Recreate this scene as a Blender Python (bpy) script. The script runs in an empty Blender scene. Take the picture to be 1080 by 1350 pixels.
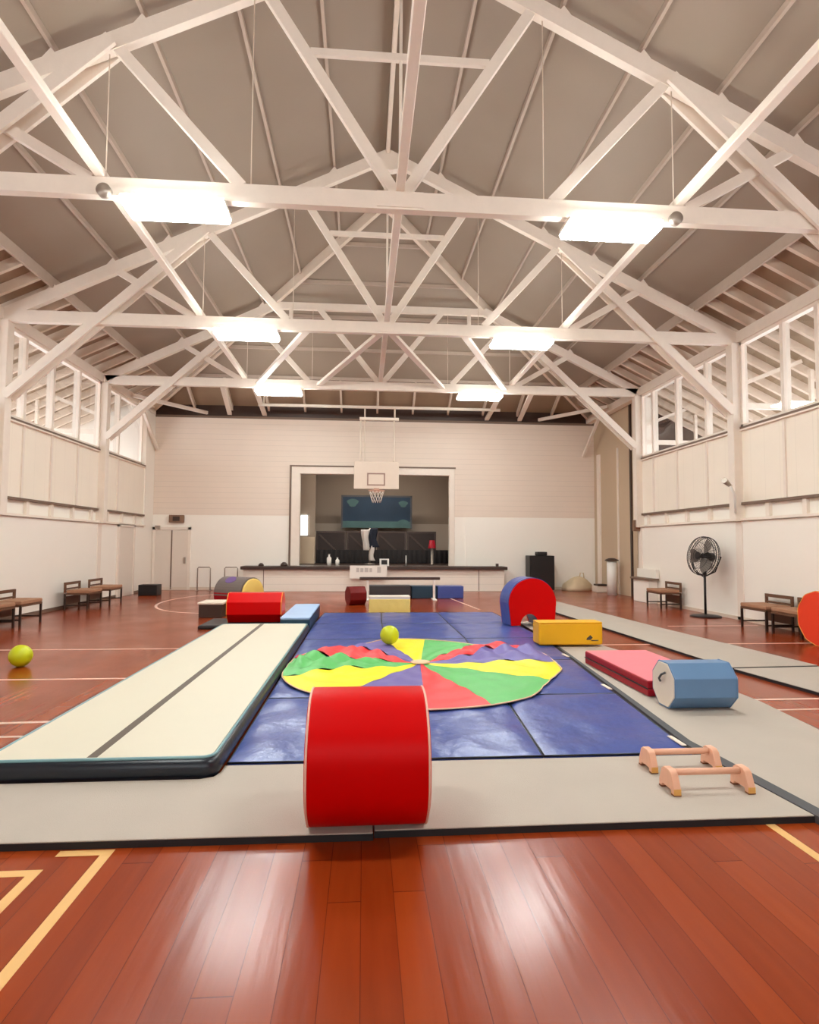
import bpy, bmesh, math, random
from mathutils import Vector, Matrix
random.seed(7)
SC = bpy.context.scene
COL = SC.collection
PI = math.pi
R = math.radians

# ------------------------------------------------------------------ colour
def lin(r, g, b):
    def f(c):
        c /= 255.0
        return c / 12.92 if c <= .04045 else ((c + .055) / 1.055) ** 2.4
    return (f(r), f(g), f(b), 1.0)

# ------------------------------------------------------------------ materials
def nodes(name):
    m = bpy.data.materials.new(name); m.use_nodes = True
    nt = m.node_tree
    return m, nt, nt.nodes['Principled BSDF']

def plain(name, col, rough=.6, var=.06, scale=6.0, bump=.0, bscale=60.0, coat=0.0, metal=0.0, spec=.5, stretch=(1, 1, 1)):
    m, nt, b = nodes(name)
    tc = nt.nodes.new('ShaderNodeTexCoord')
    mp = nt.nodes.new('ShaderNodeMapping'); mp.inputs['Scale'].default_value = stretch
    nt.links.new(tc.outputs['Object'], mp.inputs['Vector'])
    n = nt.nodes.new('ShaderNodeTexNoise'); n.inputs['Scale'].default_value = scale; n.inputs['Detail'].default_value = 5
    nt.links.new(mp.outputs['Vector'], n.inputs['Vector'])
    mix = nt.nodes.new('ShaderNodeMix'); mix.data_type = 'RGBA'
    c = col
    mix.inputs['A'].default_value = (c[0] * (1 - var), c[1] * (1 - var), c[2] * (1 - var), 1)
    mix.inputs['B'].default_value = (min(1, c[0] * (1 + var)), min(1, c[1] * (1 + var)), min(1, c[2] * (1 + var)), 1)
    nt.links.new(n.outputs['Fac'], mix.inputs['Factor'])
    nt.links.new(mix.outputs['Result'], b.inputs['Base Color'])
    b.inputs['Roughness'].default_value = rough
    b.inputs['Metallic'].default_value = metal
    b.inputs['Coat Weight'].default_value = coat
    b.inputs['Coat Roughness'].default_value = .15
    b.inputs['Specular IOR Level'].default_value = spec
    if bump:
        n2 = nt.nodes.new('ShaderNodeTexNoise'); n2.inputs['Scale'].default_value = bscale; n2.inputs['Detail'].default_value = 4
        nt.links.new(mp.outputs['Vector'], n2.inputs['Vector'])
        bp = nt.nodes.new('ShaderNodeBump'); bp.inputs['Strength'].default_value = bump; bp.inputs['Distance'].default_value = .02
        nt.links.new(n2.outputs['Fac'], bp.inputs['Height'])
        nt.links.new(bp.outputs['Normal'], b.inputs['Normal'])
    return m

def board_mat(name, col, axis, width, gap=.03, dark=.75, rough=.55, depth=.3, var=.05):
    """painted boards: narrow joint every `width` metres along an object axis (0,1,2)"""
    m, nt, b = nodes(name)
    tc = nt.nodes.new('ShaderNodeTexCoord')
    sp = nt.nodes.new('ShaderNodeSeparateXYZ'); nt.links.new(tc.outputs['Object'], sp.inputs['Vector'])
    d = nt.nodes.new('ShaderNodeMath'); d.operation = 'DIVIDE'; d.inputs[1].default_value = width
    nt.links.new(sp.outputs[axis], d.inputs[0])
    fr = nt.nodes.new('ShaderNodeMath'); fr.operation = 'FRACT'; nt.links.new(d.outputs[0], fr.inputs[0])
    lt = nt.nodes.new('ShaderNodeMath'); lt.operation = 'LESS_THAN'; lt.inputs[1].default_value = gap
    nt.links.new(fr.outputs[0], lt.inputs[0])
    n = nt.nodes.new('ShaderNodeTexNoise'); n.inputs['Scale'].default_value = 1.3; n.inputs['Detail'].default_value = 5
    nt.links.new(tc.outputs['Object'], n.inputs['Vector'])
    m0 = nt.nodes.new('ShaderNodeMix'); m0.data_type = 'RGBA'
    m0.inputs['A'].default_value = (col[0] * (1 - var), col[1] * (1 - var), col[2] * (1 - var), 1)
    m0.inputs['B'].default_value = (min(1, col[0] * (1 + var)), min(1, col[1] * (1 + var)), min(1, col[2] * (1 + var)), 1)
    nt.links.new(n.outputs['Fac'], m0.inputs['Factor'])
    m1 = nt.nodes.new('ShaderNodeMix'); m1.data_type = 'RGBA'
    nt.links.new(lt.outputs[0], m1.inputs['Factor']); nt.links.new(m0.outputs['Result'], m1.inputs['A'])
    m1.inputs['B'].default_value = (col[0] * dark, col[1] * dark, col[2] * dark, 1)
    nt.links.new(m1.outputs['Result'], b.inputs['Base Color'])
    b.inputs['Roughness'].default_value = rough
    bp = nt.nodes.new('ShaderNodeBump'); bp.invert = True; bp.inputs['Strength'].default_value = depth; bp.inputs['Distance'].default_value = .01
    nt.links.new(lt.outputs[0], bp.inputs['Height']); nt.links.new(bp.outputs['Normal'], b.inputs['Normal'])
    return m

def floor_mat():
    m, nt, b = nodes('varnished_red_boards')
    N = nt.nodes.new; L = nt.links.new
    tc = N('ShaderNodeTexCoord'); sp = N('ShaderNodeSeparateXYZ'); L(tc.outputs['Object'], sp.inputs['Vector'])
    W = .135
    d = N('ShaderNodeMath'); d.operation = 'DIVIDE'; d.inputs[1].default_value = W; L(sp.outputs[0], d.inputs[0])
    fl = N('ShaderNodeMath'); fl.operation = 'FLOOR'; L(d.outputs[0], fl.inputs[0])
    fr = N('ShaderNodeMath'); fr.operation = 'FRACT'; L(d.outputs[0], fr.inputs[0])
    wn = N('ShaderNodeTexWhiteNoise'); wn.noise_dimensions = '1D'; L(fl.outputs[0], wn.inputs['W'])
    # board ends staggered along Y
    off = N('ShaderNodeMath'); off.operation = 'MULTIPLY'; off.inputs[1].default_value = 3.7; L(wn.outputs['Value'], off.inputs[0])
    ya = N('ShaderNodeMath'); ya.operation = 'ADD'; L(sp.outputs[1], ya.inputs[0]); L(off.outputs[0], ya.inputs[1])
    yd = N('ShaderNodeMath'); yd.operation = 'DIVIDE'; yd.inputs[1].default_value = 3.1; L(ya.outputs[0], yd.inputs[0])
    yf = N('ShaderNodeMath'); yf.operation = 'FLOOR'; L(yd.outputs[0], yf.inputs[0])
    yfr = N('ShaderNodeMath'); yfr.operation = 'FRACT'; L(yd.outputs[0], yfr.inputs[0])
    cx = N('ShaderNodeCombineXYZ'); L(fl.outputs[0], cx.inputs[0]); L(yf.outputs[0], cx.inputs[1])
    wn2 = N('ShaderNodeTexWhiteNoise'); wn2.noise_dimensions = '2D'; L(cx.outputs[0], wn2.inputs['Vector'])
    mp = N('ShaderNodeMapping'); mp.inputs['Scale'].default_value = (9, .8, 1); L(tc.outputs['Object'], mp.inputs['Vector'])
    nz = N('ShaderNodeTexNoise'); nz.inputs['Scale'].default_value = 2.0; nz.inputs['Detail'].default_value = 6; L(mp.outputs[0], nz.inputs['Vector'])
    r1 = N('ShaderNodeValToRGB')
    r1.color_ramp.elements[0].color = FLOOR_A; r1.color_ramp.elements[1].color = FLOOR_B
    av = N('ShaderNodeMath'); av.operation = 'ADD'
    s1 = N('ShaderNodeMath'); s1.operation = 'MULTIPLY'; s1.inputs[1].default_value = .5; L(wn2.outputs['Value'], s1.inputs[0])
    s2 = N('ShaderNodeMath'); s2.operation = 'MULTIPLY'; s2.inputs[1].default_value = .5; L(nz.outputs['Fac'], s2.inputs[0])
    L(s1.outputs[0], av.inputs[0]); L(s2.outputs[0], av.inputs[1]); L(av.outputs[0], r1.inputs['Fac'])
    g1 = N('ShaderNodeMath'); g1.operation = 'LESS_THAN'; g1.inputs[1].default_value = .022; L(fr.outputs[0], g1.inputs[0])
    g2 = N('ShaderNodeMath'); g2.operation = 'LESS_THAN'; g2.inputs[1].default_value = .0015; L(yfr.outputs[0], g2.inputs[0])
    g = N('ShaderNodeMath'); g.operation = 'MAXIMUM'; L(g1.outputs[0], g.inputs[0]); L(g2.outputs[0], g.inputs[1])
    mx = N('ShaderNodeMix'); mx.data_type = 'RGBA'; L(r1.outputs['Color'], mx.inputs['A']); mx.inputs['B'].default_value = lin(70, 20, 10)
    gg = N('ShaderNodeMath'); gg.operation = 'MULTIPLY'; gg.inputs[1].default_value = .6; L(g.outputs[0], gg.inputs[0])
    L(gg.outputs[0], mx.inputs['Factor']); L(mx.outputs['Result'], b.inputs['Base Color'])
    # roughness patches of worn varnish
    nz2 = N('ShaderNodeTexNoise'); nz2.inputs['Scale'].default_value = 1.1; nz2.inputs['Detail'].default_value = 6; L(tc.outputs['Object'], nz2.inputs['Vector'])
    mr = N('ShaderNodeMapRange'); mr.inputs['To Min'].default_value = .13; mr.inputs['To Max'].default_value = .32; L(nz2.outputs['Fac'], mr.inputs['Value'])
    L(mr.outputs['Result'], b.inputs['Roughness'])
    b.inputs['Specular IOR Level'].default_value = .36
    # bump: joints + slight cupping and random tilt of each board
    tl = N('ShaderNodeMath'); tl.operation = 'SUBTRACT'; L(wn2.outputs['Value'], tl.inputs[0]); tl.inputs[1].default_value = .5
    tm = N('ShaderNodeMath'); tm.operation = 'MULTIPLY'; L(tl.outputs[0], tm.inputs[0]); L(fr.outputs[0], tm.inputs[1])
    ts = N('ShaderNodeMath'); ts.operation = 'MULTIPLY'; ts.inputs[1].default_value = .16; L(tm.outputs[0], ts.inputs[0])
    ns = N('ShaderNodeMath'); ns.operation = 'MULTIPLY'; ns.inputs[1].default_value = .12; L(nz.outputs['Fac'], ns.inputs[0])
    sm = N('ShaderNodeMath'); sm.operation = 'ADD'; L(ts.outputs[0], sm.inputs[0]); L(ns.outputs[0], sm.inputs[1])
    s3 = N('ShaderNodeMath'); s3.operation = 'SUBTRACT'; L(sm.outputs[0], s3.inputs[0])
    g3 = N('ShaderNodeMath'); g3.operation = 'MULTIPLY'; g3.inputs[1].default_value = .12; L(g.outputs[0], g3.inputs[0]); L(g3.outputs[0], s3.inputs[1])
    bp = N('ShaderNodeBump'); bp.inputs['Strength'].default_value = .6; bp.inputs['Distance'].default_value = .02
    L(s3.outputs[0], bp.inputs['Height']); L(bp.outputs['Normal'], b.inputs['Normal'])
    return m

def vinyl(name, col, rough=.38, wrinkle=.25, wscale=3.0, var=.05, spec=.5):
    m = plain(name, col, rough=rough, var=var, scale=3, bump=wrinkle, bscale=wscale, spec=spec)
    return m

def glass_mat():
    m = bpy.data.materials.new('window_glass'); m.use_nodes = True; nt = m.node_tree; nt.nodes.clear()
    o = nt.nodes.new('ShaderNodeOutputMaterial'); mx = nt.nodes.new('ShaderNodeMixShader')
    t = nt.nodes.new('ShaderNodeBsdfTransparent'); g = nt.nodes.new('ShaderNodeBsdfGlossy'); g.inputs['Roughness'].default_value = .02
    t.inputs['Color'].default_value = (.93, .95, .95, 1)
    lw = nt.nodes.new('ShaderNodeLayerWeight'); lw.inputs['Blend'].default_value = .5
    pw = nt.nodes.new('ShaderNodeMath'); pw.operation = 'POWER'; pw.inputs[1].default_value = 4.0; nt.links.new(lw.outputs['Facing'], pw.inputs[0])
    fr = nt.nodes.new('ShaderNodeMath'); fr.operation = 'MULTIPLY_ADD'; fr.inputs[1].default_value = .6; fr.inputs[2].default_value = .04; nt.links.new(pw.outputs[0], fr.inputs[0])
    nt.links.new(fr.outputs[0], mx.inputs[0]); nt.links.new(t.outputs[0], mx.inputs[1]); nt.links.new(g.outputs[0], mx.inputs[2])
    nt.links.new(mx.outputs[0], o.inputs[0])
    return m

def emit(name, col, s):
    m, nt, b = nodes(name)
    b.inputs['Base Color'].default_value = (.8, .8, .8, 1)
    b.inputs['Emission Color'].default_value = col; b.inputs['Emission Strength'].default_value = s
    return m

FLOOR_A = lin(122, 40, 10); FLOOR_B = lin(162, 68, 24)
M = dict(
    floor=floor_mat(),
    wall=plain('cream_wall_paint', lin(246, 240, 229), .55, .02, 1.2),
    wallup=board_mat('cream_weatherboard', lin(232, 216, 200), 2, .17, .06, .86, var=.04),
    stagefront=board_mat('cream_stage_panel', lin(238, 228, 214), 2, .21, .05, .85, var=.03),
    panel=board_mat('cream_wall_lining', lin(246, 236, 220), 1, .4, .012, .85, var=.04),
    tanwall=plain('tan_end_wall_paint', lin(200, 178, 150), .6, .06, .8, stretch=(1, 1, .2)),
    timber=plain('white_painted_timber', lin(238, 226, 212), .5, .05, 8, bump=.1, bscale=30),
    timber2=plain('cream_painted_rafter', lin(222, 206, 188), .6, .06, 8),
    purlin=plain('taupe_painted_purlin', lin(186, 168, 152), .6, .06, 8),
    ceil=plain('ceiling_sheet', lin(154, 138, 122), .6, .09, .7),
    ceil2=plain('unpainted_roof_board', lin(150, 126, 102), .7, .12, 2),
    aisle=plain('aisle_roof_board', lin(150, 132, 108), .7, .10, 2),
    screenwood=plain('dark_screen_wood', lin(44, 30, 24), .7, .25, 3),
    darkwood=plain('dark_brown_wood', lin(62, 42, 32), .45, .15, 5),
    trimdark=plain('dark_sill_paint', lin(120, 98, 82), .6, .05),
    glass=glass_mat(),
    lamp=emit('fluorescent_diffuser', (.93, .985, .965, 1), 30.0),
    fill_stage=emit('stage_fill_glow', (1, .96, .9, 1), 22.0),
    fill_uplight=emit('added_uplight_glow', (.94, .985, .955, 1), 44.0),
    lampbody=plain('white_lamp_housing', lin(235, 225, 215), .4, .02),
    greymat=plain('grey_mat_carpet', lin(184, 173, 160), .75, .07, 2.5, bump=.25, bscale=180),
    rubber=plain('black_rubber', lin(30, 28, 30), .7, .1),
    velcro=plain('charcoal_hook_strip', lin(84, 84, 86), .85, .1),
    blue=vinyl('blue_vinyl', lin(60, 80, 152), .30, 1.0, 3.6, .10),
    track=vinyl('cream_airtrack_top', lin(216, 209, 188), .55, .05, 3, .02),
    navy=vinyl('navy_vinyl', lin(22, 30, 40), .32, .3, 6),
    tealedge=vinyl('teal_edge_vinyl', lin(120, 160, 165), .4, .1, 6),
    stripe=plain('brown_grey_stripe', lin(96, 84, 72), .6, .05),
    red=vinyl('red_vinyl', lin(208, 0, 2), .42, .15, 5, .04, .12),
    reddark=vinyl('crimson_vinyl', lin(160, 14, 32), .45, .2, 5, .05, .3),
    pink=vinyl('coral_pink_vinyl', lin(248, 132, 142), .45, .2, 4),
    piping=plain('pale_pink_piping', lin(238, 190, 170), .5, .02),
    maroon=vinyl('maroon_vinyl', lin(112, 12, 10), .5, .2, 5, .05, .3),
    orange=vinyl('orange_red_vinyl', lin(232, 62, 28), .4, .2, 5),
    orangepipe=plain('orange_piping', lin(240, 168, 70), .5, .02),
    ltblue=vinyl('light_blue_vinyl', lin(98, 134, 172), .38, .2, 5),
    paleblue=vinyl('pale_blue_vinyl', lin(172, 200, 236), .45, .2, 5),
    teal=vinyl('dark_teal_vinyl', lin(20, 60, 82), .4, .2, 5),
    charcoal=vinyl('charcoal_vinyl', lin(62, 58, 58), .5, .2, 5),
    cream=vinyl('cream_vinyl', lin(236, 222, 204), .5, .25, 6),
    yellow=vinyl('amber_yellow_vinyl', lin(240, 178, 10), .4, .2, 5),
    yellow2=vinyl('pale_gold_vinyl', lin(238, 205, 110), .45, .3, 9, .12),
    greyv=vinyl('grey_vinyl', lin(112, 102, 98), .45, .2, 5),
    purple=plain('purple_patch', lin(118, 92, 150), .5, .1, 9),
    silk_y=plain('yellow_nylon', lin(250, 228, 18), .5, .05, 4, .12, 14),
    silk_g=plain('green_nylon', lin(92, 186, 96), .5, .08, 4, .12, 14),
    silk_r=plain('red_nylon', lin(246, 54, 58), .5, .07, 4, .12, 14),
    silk_p=plain('violet_blue_nylon', lin(112, 100, 166), .5, .07, 4, .12, 14),
    hem=plain('peach_hem_tape', lin(236, 200, 160), .6, .03),
    beech=plain('pale_pink_wood', lin(232, 178, 148), .45, .08, 12, stretch=(1, 6, 1)),
    pine=plain('golden_plywood', lin(226, 170, 90), .5, .1, 14, stretch=(1, 1, 5)),
    rubfoot=plain('brown_rubber_foot', lin(120, 66, 40), .7, .05),
    ball=plain('lime_ball_rubber', lin(200, 212, 18), .42, .05),
    yline=plain('yellow_court_paint', lin(232, 184, 116), .35, .06, 10),
    wline=plain('pale_pink_court_paint', lin(222, 190, 172), .35, .1, 10),
    chairwood=plain('brown_chair_wood', lin(104, 70, 48), .5, .12, 8),
    chairseat=plain('tan_seat_fabric', lin(166, 122, 92), .8, .1, 18),
    chairleg=plain('dark_chair_steel', lin(56, 40, 32), .4, .05, metal=.3),
    black=plain('black_plastic', lin(22, 18, 18), .45, .1),
    fan=plain('fan_black_steel', lin(40, 34, 34), .4, .05, metal=.4),
    blade=plain('fan_blade_grey', lin(120, 112, 104), .35, .05, metal=.3),
    steel=plain('galvanised_steel', lin(170, 158, 146), .4, .05, metal=.6),
    white=plain('white_plastic', lin(240, 236, 228), .45, .02),
    paper=plain('white_paper', lin(240, 234, 224), .7, .02),
    ink=plain('grey_printed_ink', lin(196, 188, 180), .7, .02),
    board=plain('backboard_ply', lin(216, 198, 180), .5, .03),
    boardline=plain('backboard_square_paint', lin(150, 118, 104), .5, .03),
    rim=plain('faded_orange_rim', lin(196, 150, 128), .5, .03),
    net=plain('white_net_cord', lin(232, 220, 206), .8, .03),
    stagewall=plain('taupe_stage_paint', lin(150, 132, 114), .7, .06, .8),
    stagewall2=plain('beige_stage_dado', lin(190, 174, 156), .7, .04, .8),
    curtain=plain('black_stage_drape', lin(20, 12, 10), .85, .2, 3, stretch=(6, 1, .3)),
    banner=plain('blue_banner_fabric', lin(14, 40, 60), .7, .35, 2.2),
    bannergreen=plain('sea_green_banner_band', lin(56, 84, 82), .7, .35, 3),
    daylight=emit('daylit_window', (.72, .88, .95, 1), 2.2),
    signbrown=plain('brown_sign_case', lin(132, 100, 78), .6, .1, 12),
    bag=plain('beige_canvas', lin(214, 192, 158), .8, .1, 5, .3, 9),
    door=plain('cream_door_paint', lin(226, 214, 200), .45, .02),
    cloth=plain('white_cloth', lin(216, 206, 196), .8, .05, 8, .3, 12),
    darkcloth=plain('navy_black_cloth', lin(28, 32, 46), .85, .1, 8, .3, 12),
)

# ------------------------------------------------------------------ mesh builder
ORIG = {}
class MB:
    def __init__(s):
        s.v = []; s.f = []; s.mi = []; s.sm = []
    def add(s, vs, fs, mi=0, smooth=False):
        o = len(s.v); s.v += [Vector(v) for v in vs]
        for f in fs:
            s.f.append(tuple(i + o for i in f)); s.mi.append(mi); s.sm.append(smooth)
        return s
    def hexa(s, p, mi=0):
        """8 corners: 0-3 bottom ring, 4-7 top ring"""
        return s.add(p, [(3, 2, 1, 0), (4, 5, 6, 7), (0, 1, 5, 4), (1, 2, 6, 5), (2, 3, 7, 6), (3, 0, 4, 7)], mi)
    def box(s, x0, x1, y0, y1, z0, z1, mi=0):
        return s.hexa([(x0, y0, z0), (x1, y0, z0), (x1, y1, z0), (x0, y1, z0), (x0, y0, z1), (x1, y0, z1), (x1, y1, z1), (x0, y1, z1)], mi)
    def beam(s, a, b, w, h, upv=(0, 0, 1), mi=0):
        """bar from a to b; h measured along upv, w across"""
        a = Vector(a); b = Vector(b); d = (b - a).normalized(); u = Vector(upv)
        if abs(d.dot(u)) > .98: u = Vector((0, 1, 0))
        sd = d.cross(u).normalized(); u = sd.cross(d).normalized()
        p = []
        for q in (a, b):
            for i, j in ((-1, -1), (1, -1), (1, 1), (-1, 1)):
                p.append(q + sd * (i * w / 2) + u * (j * h / 2))
        return s.add(p, [(0, 1, 2, 3), (7, 6, 5, 4), (0, 4, 5, 1), (1, 5, 6, 2), (2, 6, 7, 3), (3, 7, 4, 0)], mi)
    def tube(s, pts, r, n=10, mi=0, closed=False, caps=True):
        pts = [Vector(p) for p in pts]; k = len(pts); rings = []
        prev = None
        for i, p in enumerate(pts):
            if closed: d = pts[(i + 1) % k] - pts[i - 1]
            else: d = pts[min(i + 1, k - 1)] - pts[max(i - 1, 0)]
            d.normalize()
            if prev is None:
                u = Vector((0, 0, 1)) if abs(d.z) < .9 else Vector((1, 0, 0))
            else: u = prev
            a = d.cross(u).normalized(); u = a.cross(d).normalized(); prev = u
            rr = r[i] if isinstance(r, (list, tuple)) else r
            rings.append([p + a * (math.cos(t) * rr) + u * (math.sin(t) * rr) for t in [2 * PI * j / n for j in range(n)]])
        vs = [v for rg in rings for v in rg]; fs = []
        m = k if closed else k - 1
        for i in range(m):
            i2 = (i + 1) % k
            for j in range(n):
                j2 = (j + 1) % n
                fs.append((i * n + j, i * n + j2, i2 * n + j2, i2 * n + j))
        s.add(vs, fs, mi, True)
        if caps and not closed:
            s.add(rings[0], [tuple(range(n))][::1], mi); s.add(rings[-1], [tuple(reversed(range(n)))], mi)
        return s
    def prism(s, poly, z0, z1, mi=0, side=None, axis='z', inset=0):
        """extrude a polygon (list of 2-D points) along an axis"""
        def P(a, b, c):
            return (a, b, c) if axis == 'z' else ((c, a, b) if axis == 'x' else (a, c, b))
        n = len(poly)
        vs = [P(a, b, z0) for a, b in poly] + [P(a, b, z1) for a, b in poly]
        s.add(vs, [tuple(reversed(range(n)))], mi); s.f[-1] = s.f[-1]
        s.add(vs, [tuple(range(n, 2 * n))], mi)
        s.add(vs, [(i, (i + 1) % n, n + (i + 1) % n, n + i) for i in range(n)], mi if side is None else side)
        return s
    def lathe(s, prof, n=24, c=(0, 0, 0), mi=0, axis='z'):
        vs = []; fs = []
        for r, z in prof:
            for j in range(n):
                t = 2 * PI * j / n
                q = (r * math.cos(t), r * math.sin(t), z)
                if axis == 'x': q = (z, q[0], q[1])
                if axis == 'y': q = (q[0], z, q[1])
                vs.append((q[0] + c[0], q[1] + c[1], q[2] + c[2]))
        for i in range(len(prof) - 1):
            for j in range(n):
                j2 = (j + 1) % n
                fs.append((i * n + j, i * n + j2, (i + 1) * n + j2, (i + 1) * n + j))
        return s.add(vs, fs, mi, True)
    def build(s, name, mats, parent=None, loc=None, bevel=0, seg=2, sub=0, smooth=None):
        if not isinstance(mats, (list, tuple)): mats = [mats]
        if parent is not None: org = ORIG[parent.name]
        elif loc is not None: org = Vector(loc)
        else: org = Vector((0, 0, 0))
        me = bpy.data.meshes.new(name)
        me.from_pydata([v - org for v in s.v], [], s.f)
        for m in mats: me.materials.append(M[m])
        for p, mi, sm in zip(me.polygons, s.mi, s.sm):
            p.material_index = mi; p.use_smooth = sm if smooth is None else smooth
        bm = bmesh.new(); bm.from_mesh(me)
        bmesh.ops.remove_doubles(bm, verts=bm.verts, dist=1e-5)
        bmesh.ops.recalc_face_normals(bm, faces=bm.faces)
        bm.to_mesh(me); bm.free()
        o = bpy.data.objects.new(name, me); COL.objects.link(o)
        if parent is not None: o.parent = parent
        else: o.location = org
        ORIG[o.name] = org
        if bevel:
            b = o.modifiers.new('bevel', 'BEVEL'); b.width = bevel; b.segments = seg; b.limit_method = 'ANGLE'; b.angle_limit = R(35)
            b.harden_normals = False
            if seg > 1:
                for p in me.polygons: p.use_smooth = True
                w = o.modifiers.new('wn', 'WEIGHTED_NORMAL'); w.keep_sharp = True
        if sub:
            b = o.modifiers.new('sub', 'SUBSURF'); b.levels = sub; b.render_levels = sub
        return o

def tag(o, label, cat, group=None, kind=None):
    o['label'] = label; o['category'] = cat
    if group: o['group'] = group
    if kind: o['kind'] = kind
    return o
def thing(name, label, cat, loc=(0, 0, 0), group=None):
    o = bpy.data.objects.new(name, None); COL.objects.link(o); o.location = loc
    o.empty_display_size = .1
    ORIG[o.name] = Vector(loc)
    return tag(o, label, cat, group)
def struct(o): o['kind'] = 'structure'; return o
def dup(root, loc=None, rz=None, label=None):
    r = root.copy(); COL.objects.link(r); ORIG[r.name] = Vector(loc) if loc else ORIG[root.name]
    if loc is not None: r.location = loc
    if rz is not None: r.rotation_euler = (0, 0, rz)
    if label: r['label'] = label
    for ch in root.children:
        c = ch.copy(); COL.objects.link(c); c.parent = r
        for g in ch.children:
            d = g.copy(); COL.objects.link(d); d.parent = c
    return r

# ------------------------------------------------------------------ dimensions
CX = .4                      # centre line of the hall
XL, XR = -6.6, 7.4           # side walls
YB = 19.1                    # back wall with the stage
Y0 = -5.0                    # rear of the hall, behind the camera
RZ = 9.32; SL = .487         # ridge height and roof slope
def rz(x): return RZ - SL * abs(x - CX)
BAYS = [2.75, 6.95, 11.15, 15.35]

# ------------------------------------------------------------------ setting: floor
fl = struct(MB().box(-10.3, 11.1, Y0, YB + .3, -.1, 0).build('floor', 'floor'))
LZ = [.0010]
def strip(p0, p1, w, mat, z=None):
    LZ[0] += .00012; z = LZ[0]
    a = Vector((p0[0], p0[1], 0)); b = Vector((p1[0], p1[1], 0)); d = (b - a).normalized(); n = Vector((-d.y, d.x, 0)) * w / 2
    m = MB(); m.prism([tuple((q)[:2]) for q in (a + n, a - n, b - n, b + n)], .0002, z)
    return m.build('court_line', mat, fl)
strip((-1.185, 2.985), (-1.185, -1.5), .05, 'yline'); strip((-1.41, 2.96), (-1.16, 2.96), .05, 'yline')
strip((-1.43, 2.82), (-1.43, -1.5), .05, 'yline'); strip((-4.5, 2.80), (-1.405, 2.80), .05, 'yline')
strip((2.13, 3.02), (2.13, -1.5), .05, 'yline')
strip((-6.4, 8.47), (-2.4, 8.47), .05, 'wline'); strip((-6.4, 6.65), (-2.4, 6.65), .05, 'wline')
strip((-4.2, 5.0), (-2.4, 5.1), .05, 'wline'); strip((-4.2, 4.72), (-2.4, 4.72), .04, 'wline')
strip((3.6, 5.42), (7.2, 5.42), .05, 'wline'); strip((3.62, 5.07), (5.0, 5.1), .03, 'wline')
strip((3.4, 8.5), (7.2, 8.5), .05, 'wline'); strip((5.5, 10.4), (7.2, 10.4), .05, 'wline')
arc = MB()
pts = [(-3.2 + 1.75 * math.cos(t), 15.3 + 2.6 * math.sin(t)) for t in [R(80 + k * 6) for k in range(33)]]
for (a, b) in zip(pts[:-1], pts[1:]): arc.beam((a[0], a[1], .001), (b[0], b[1], .001), .06, .001)
arc.build('court_line', 'wline', fl)
strip((2.6, 13.2), (2.2, 17.6), .05, 'wline')

# ------------------------------------------------------------------ setting: ceiling
HY, HXh = 13.0, 7.3
HZ = rz(CX + HXh)
HB = YB + .16
c = MB()
T = .05
XB = 6.15                    # inner lining ends here, open rafters outside
def quad(m, pts, mi=0):
    m.add(list(pts) + [(p[0], p[1], p[2] + T) for p in pts],
          [tuple(range(len(pts))), tuple(reversed(range(len(pts), 2 * len(pts))))] + [(i, (i + 1) % len(pts), len(pts) + (i + 1) % len(pts), len(pts) + i) for i in range(len(pts))], mi)
for s in (-1, 1):
    xb = CX + s * XB; yb = HY + (HB - HY) * XB / HXh
    quad(c, [(CX, Y0, RZ), (CX, HY, RZ), (xb, yb, rz(xb)), (xb, Y0, rz(xb))])
    xo = CX + s * HXh
    quad(c, [(xb, Y0, rz(xb) + .04), (xb, yb, rz(xb) + .04), (xo, HB, HZ + .04), (xo, Y0, HZ + .04)], 1)
    xe = CX + s * 10.6
    quad(c, [(xo, Y0, HZ + .04), (xo, HB, HZ + .04), (xe, HB, rz(xe) + .04), (xe, Y0, rz(xe) + .04)], 2)
yb = HY + (HB - HY) * XB / HXh; zb = rz(CX + XB)
quad(c, [(CX, HY, RZ), (CX - XB, yb, zb), (CX + XB, yb, zb)])
quad(c, [(CX - XB, yb, zb + .02), (CX + XB, yb, zb + .02), (CX + HXh, HB, HZ + .02), (CX - HXh, HB, HZ + .02)], 1)
ceiling = struct(c.build('ceiling', ['ceil', 'ceil2', 'aisle']))
for s in (-1, 1):
    for d in (1.03, 2.05, 3.08, 4.1, 5.1, 6.15):
        x = CX + s * d; ye = HY + (HB - HY) * d / HXh
        h = .085 if d < 6 else .2
        MB().beam((x, Y0, rz(x) - h / 2), (x, ye, rz(x) - h / 2), .045, h).build('purlin', 'purlin', ceiling)
MB().beam((CX, Y0, RZ - .16), (CX, HY, RZ - .16), .07, .26).build('ridge_beam', 'timber2', ceiling)
for k, q in enumerate((1.0, 1.95, 2.9, 3.9, 4.9)):
    y = HY + q; xx = HXh * q / (HB - HY); z = RZ - SL * xx
    MB().beam((CX - xx, y, z - .055), (CX + xx, y, z - .055), .045, .09).build('purlin', 'purlin', ceiling)
for s in (-1, 1):
    MB().beam((CX, HY, RZ - .14), (CX + s * HXh, HB, HZ - .14), .09, .26).build('hip_rafter', 'timber2', ceiling)
y = 4.2
while y < 19:
    for s in (-1, 1):
        a = CX + s * 6.2; b = CX + s * 10.5
        MB().beam((a, y, rz(a) - .05), (b, y, rz(b) - .05), .07, .17).build('rafter', 'timber2', ceiling)
    y += .55
# jack rafters on the hip slope above the back wall
for k in range(11):
    x = CX - 5.8 + 1.16 * k
    ya = HY + (HB - HY) * max(abs(x - CX), 4.9 * HXh / 6.2) / HXh
    if ya < HB - .2:
        MB().beam((x, ya, RZ - SL * HXh * (ya - HY) / (HB - HY) - .05), (x, HB, HZ - .05), .06, .15).build('rafter', 'timber2', ceiling)

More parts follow.
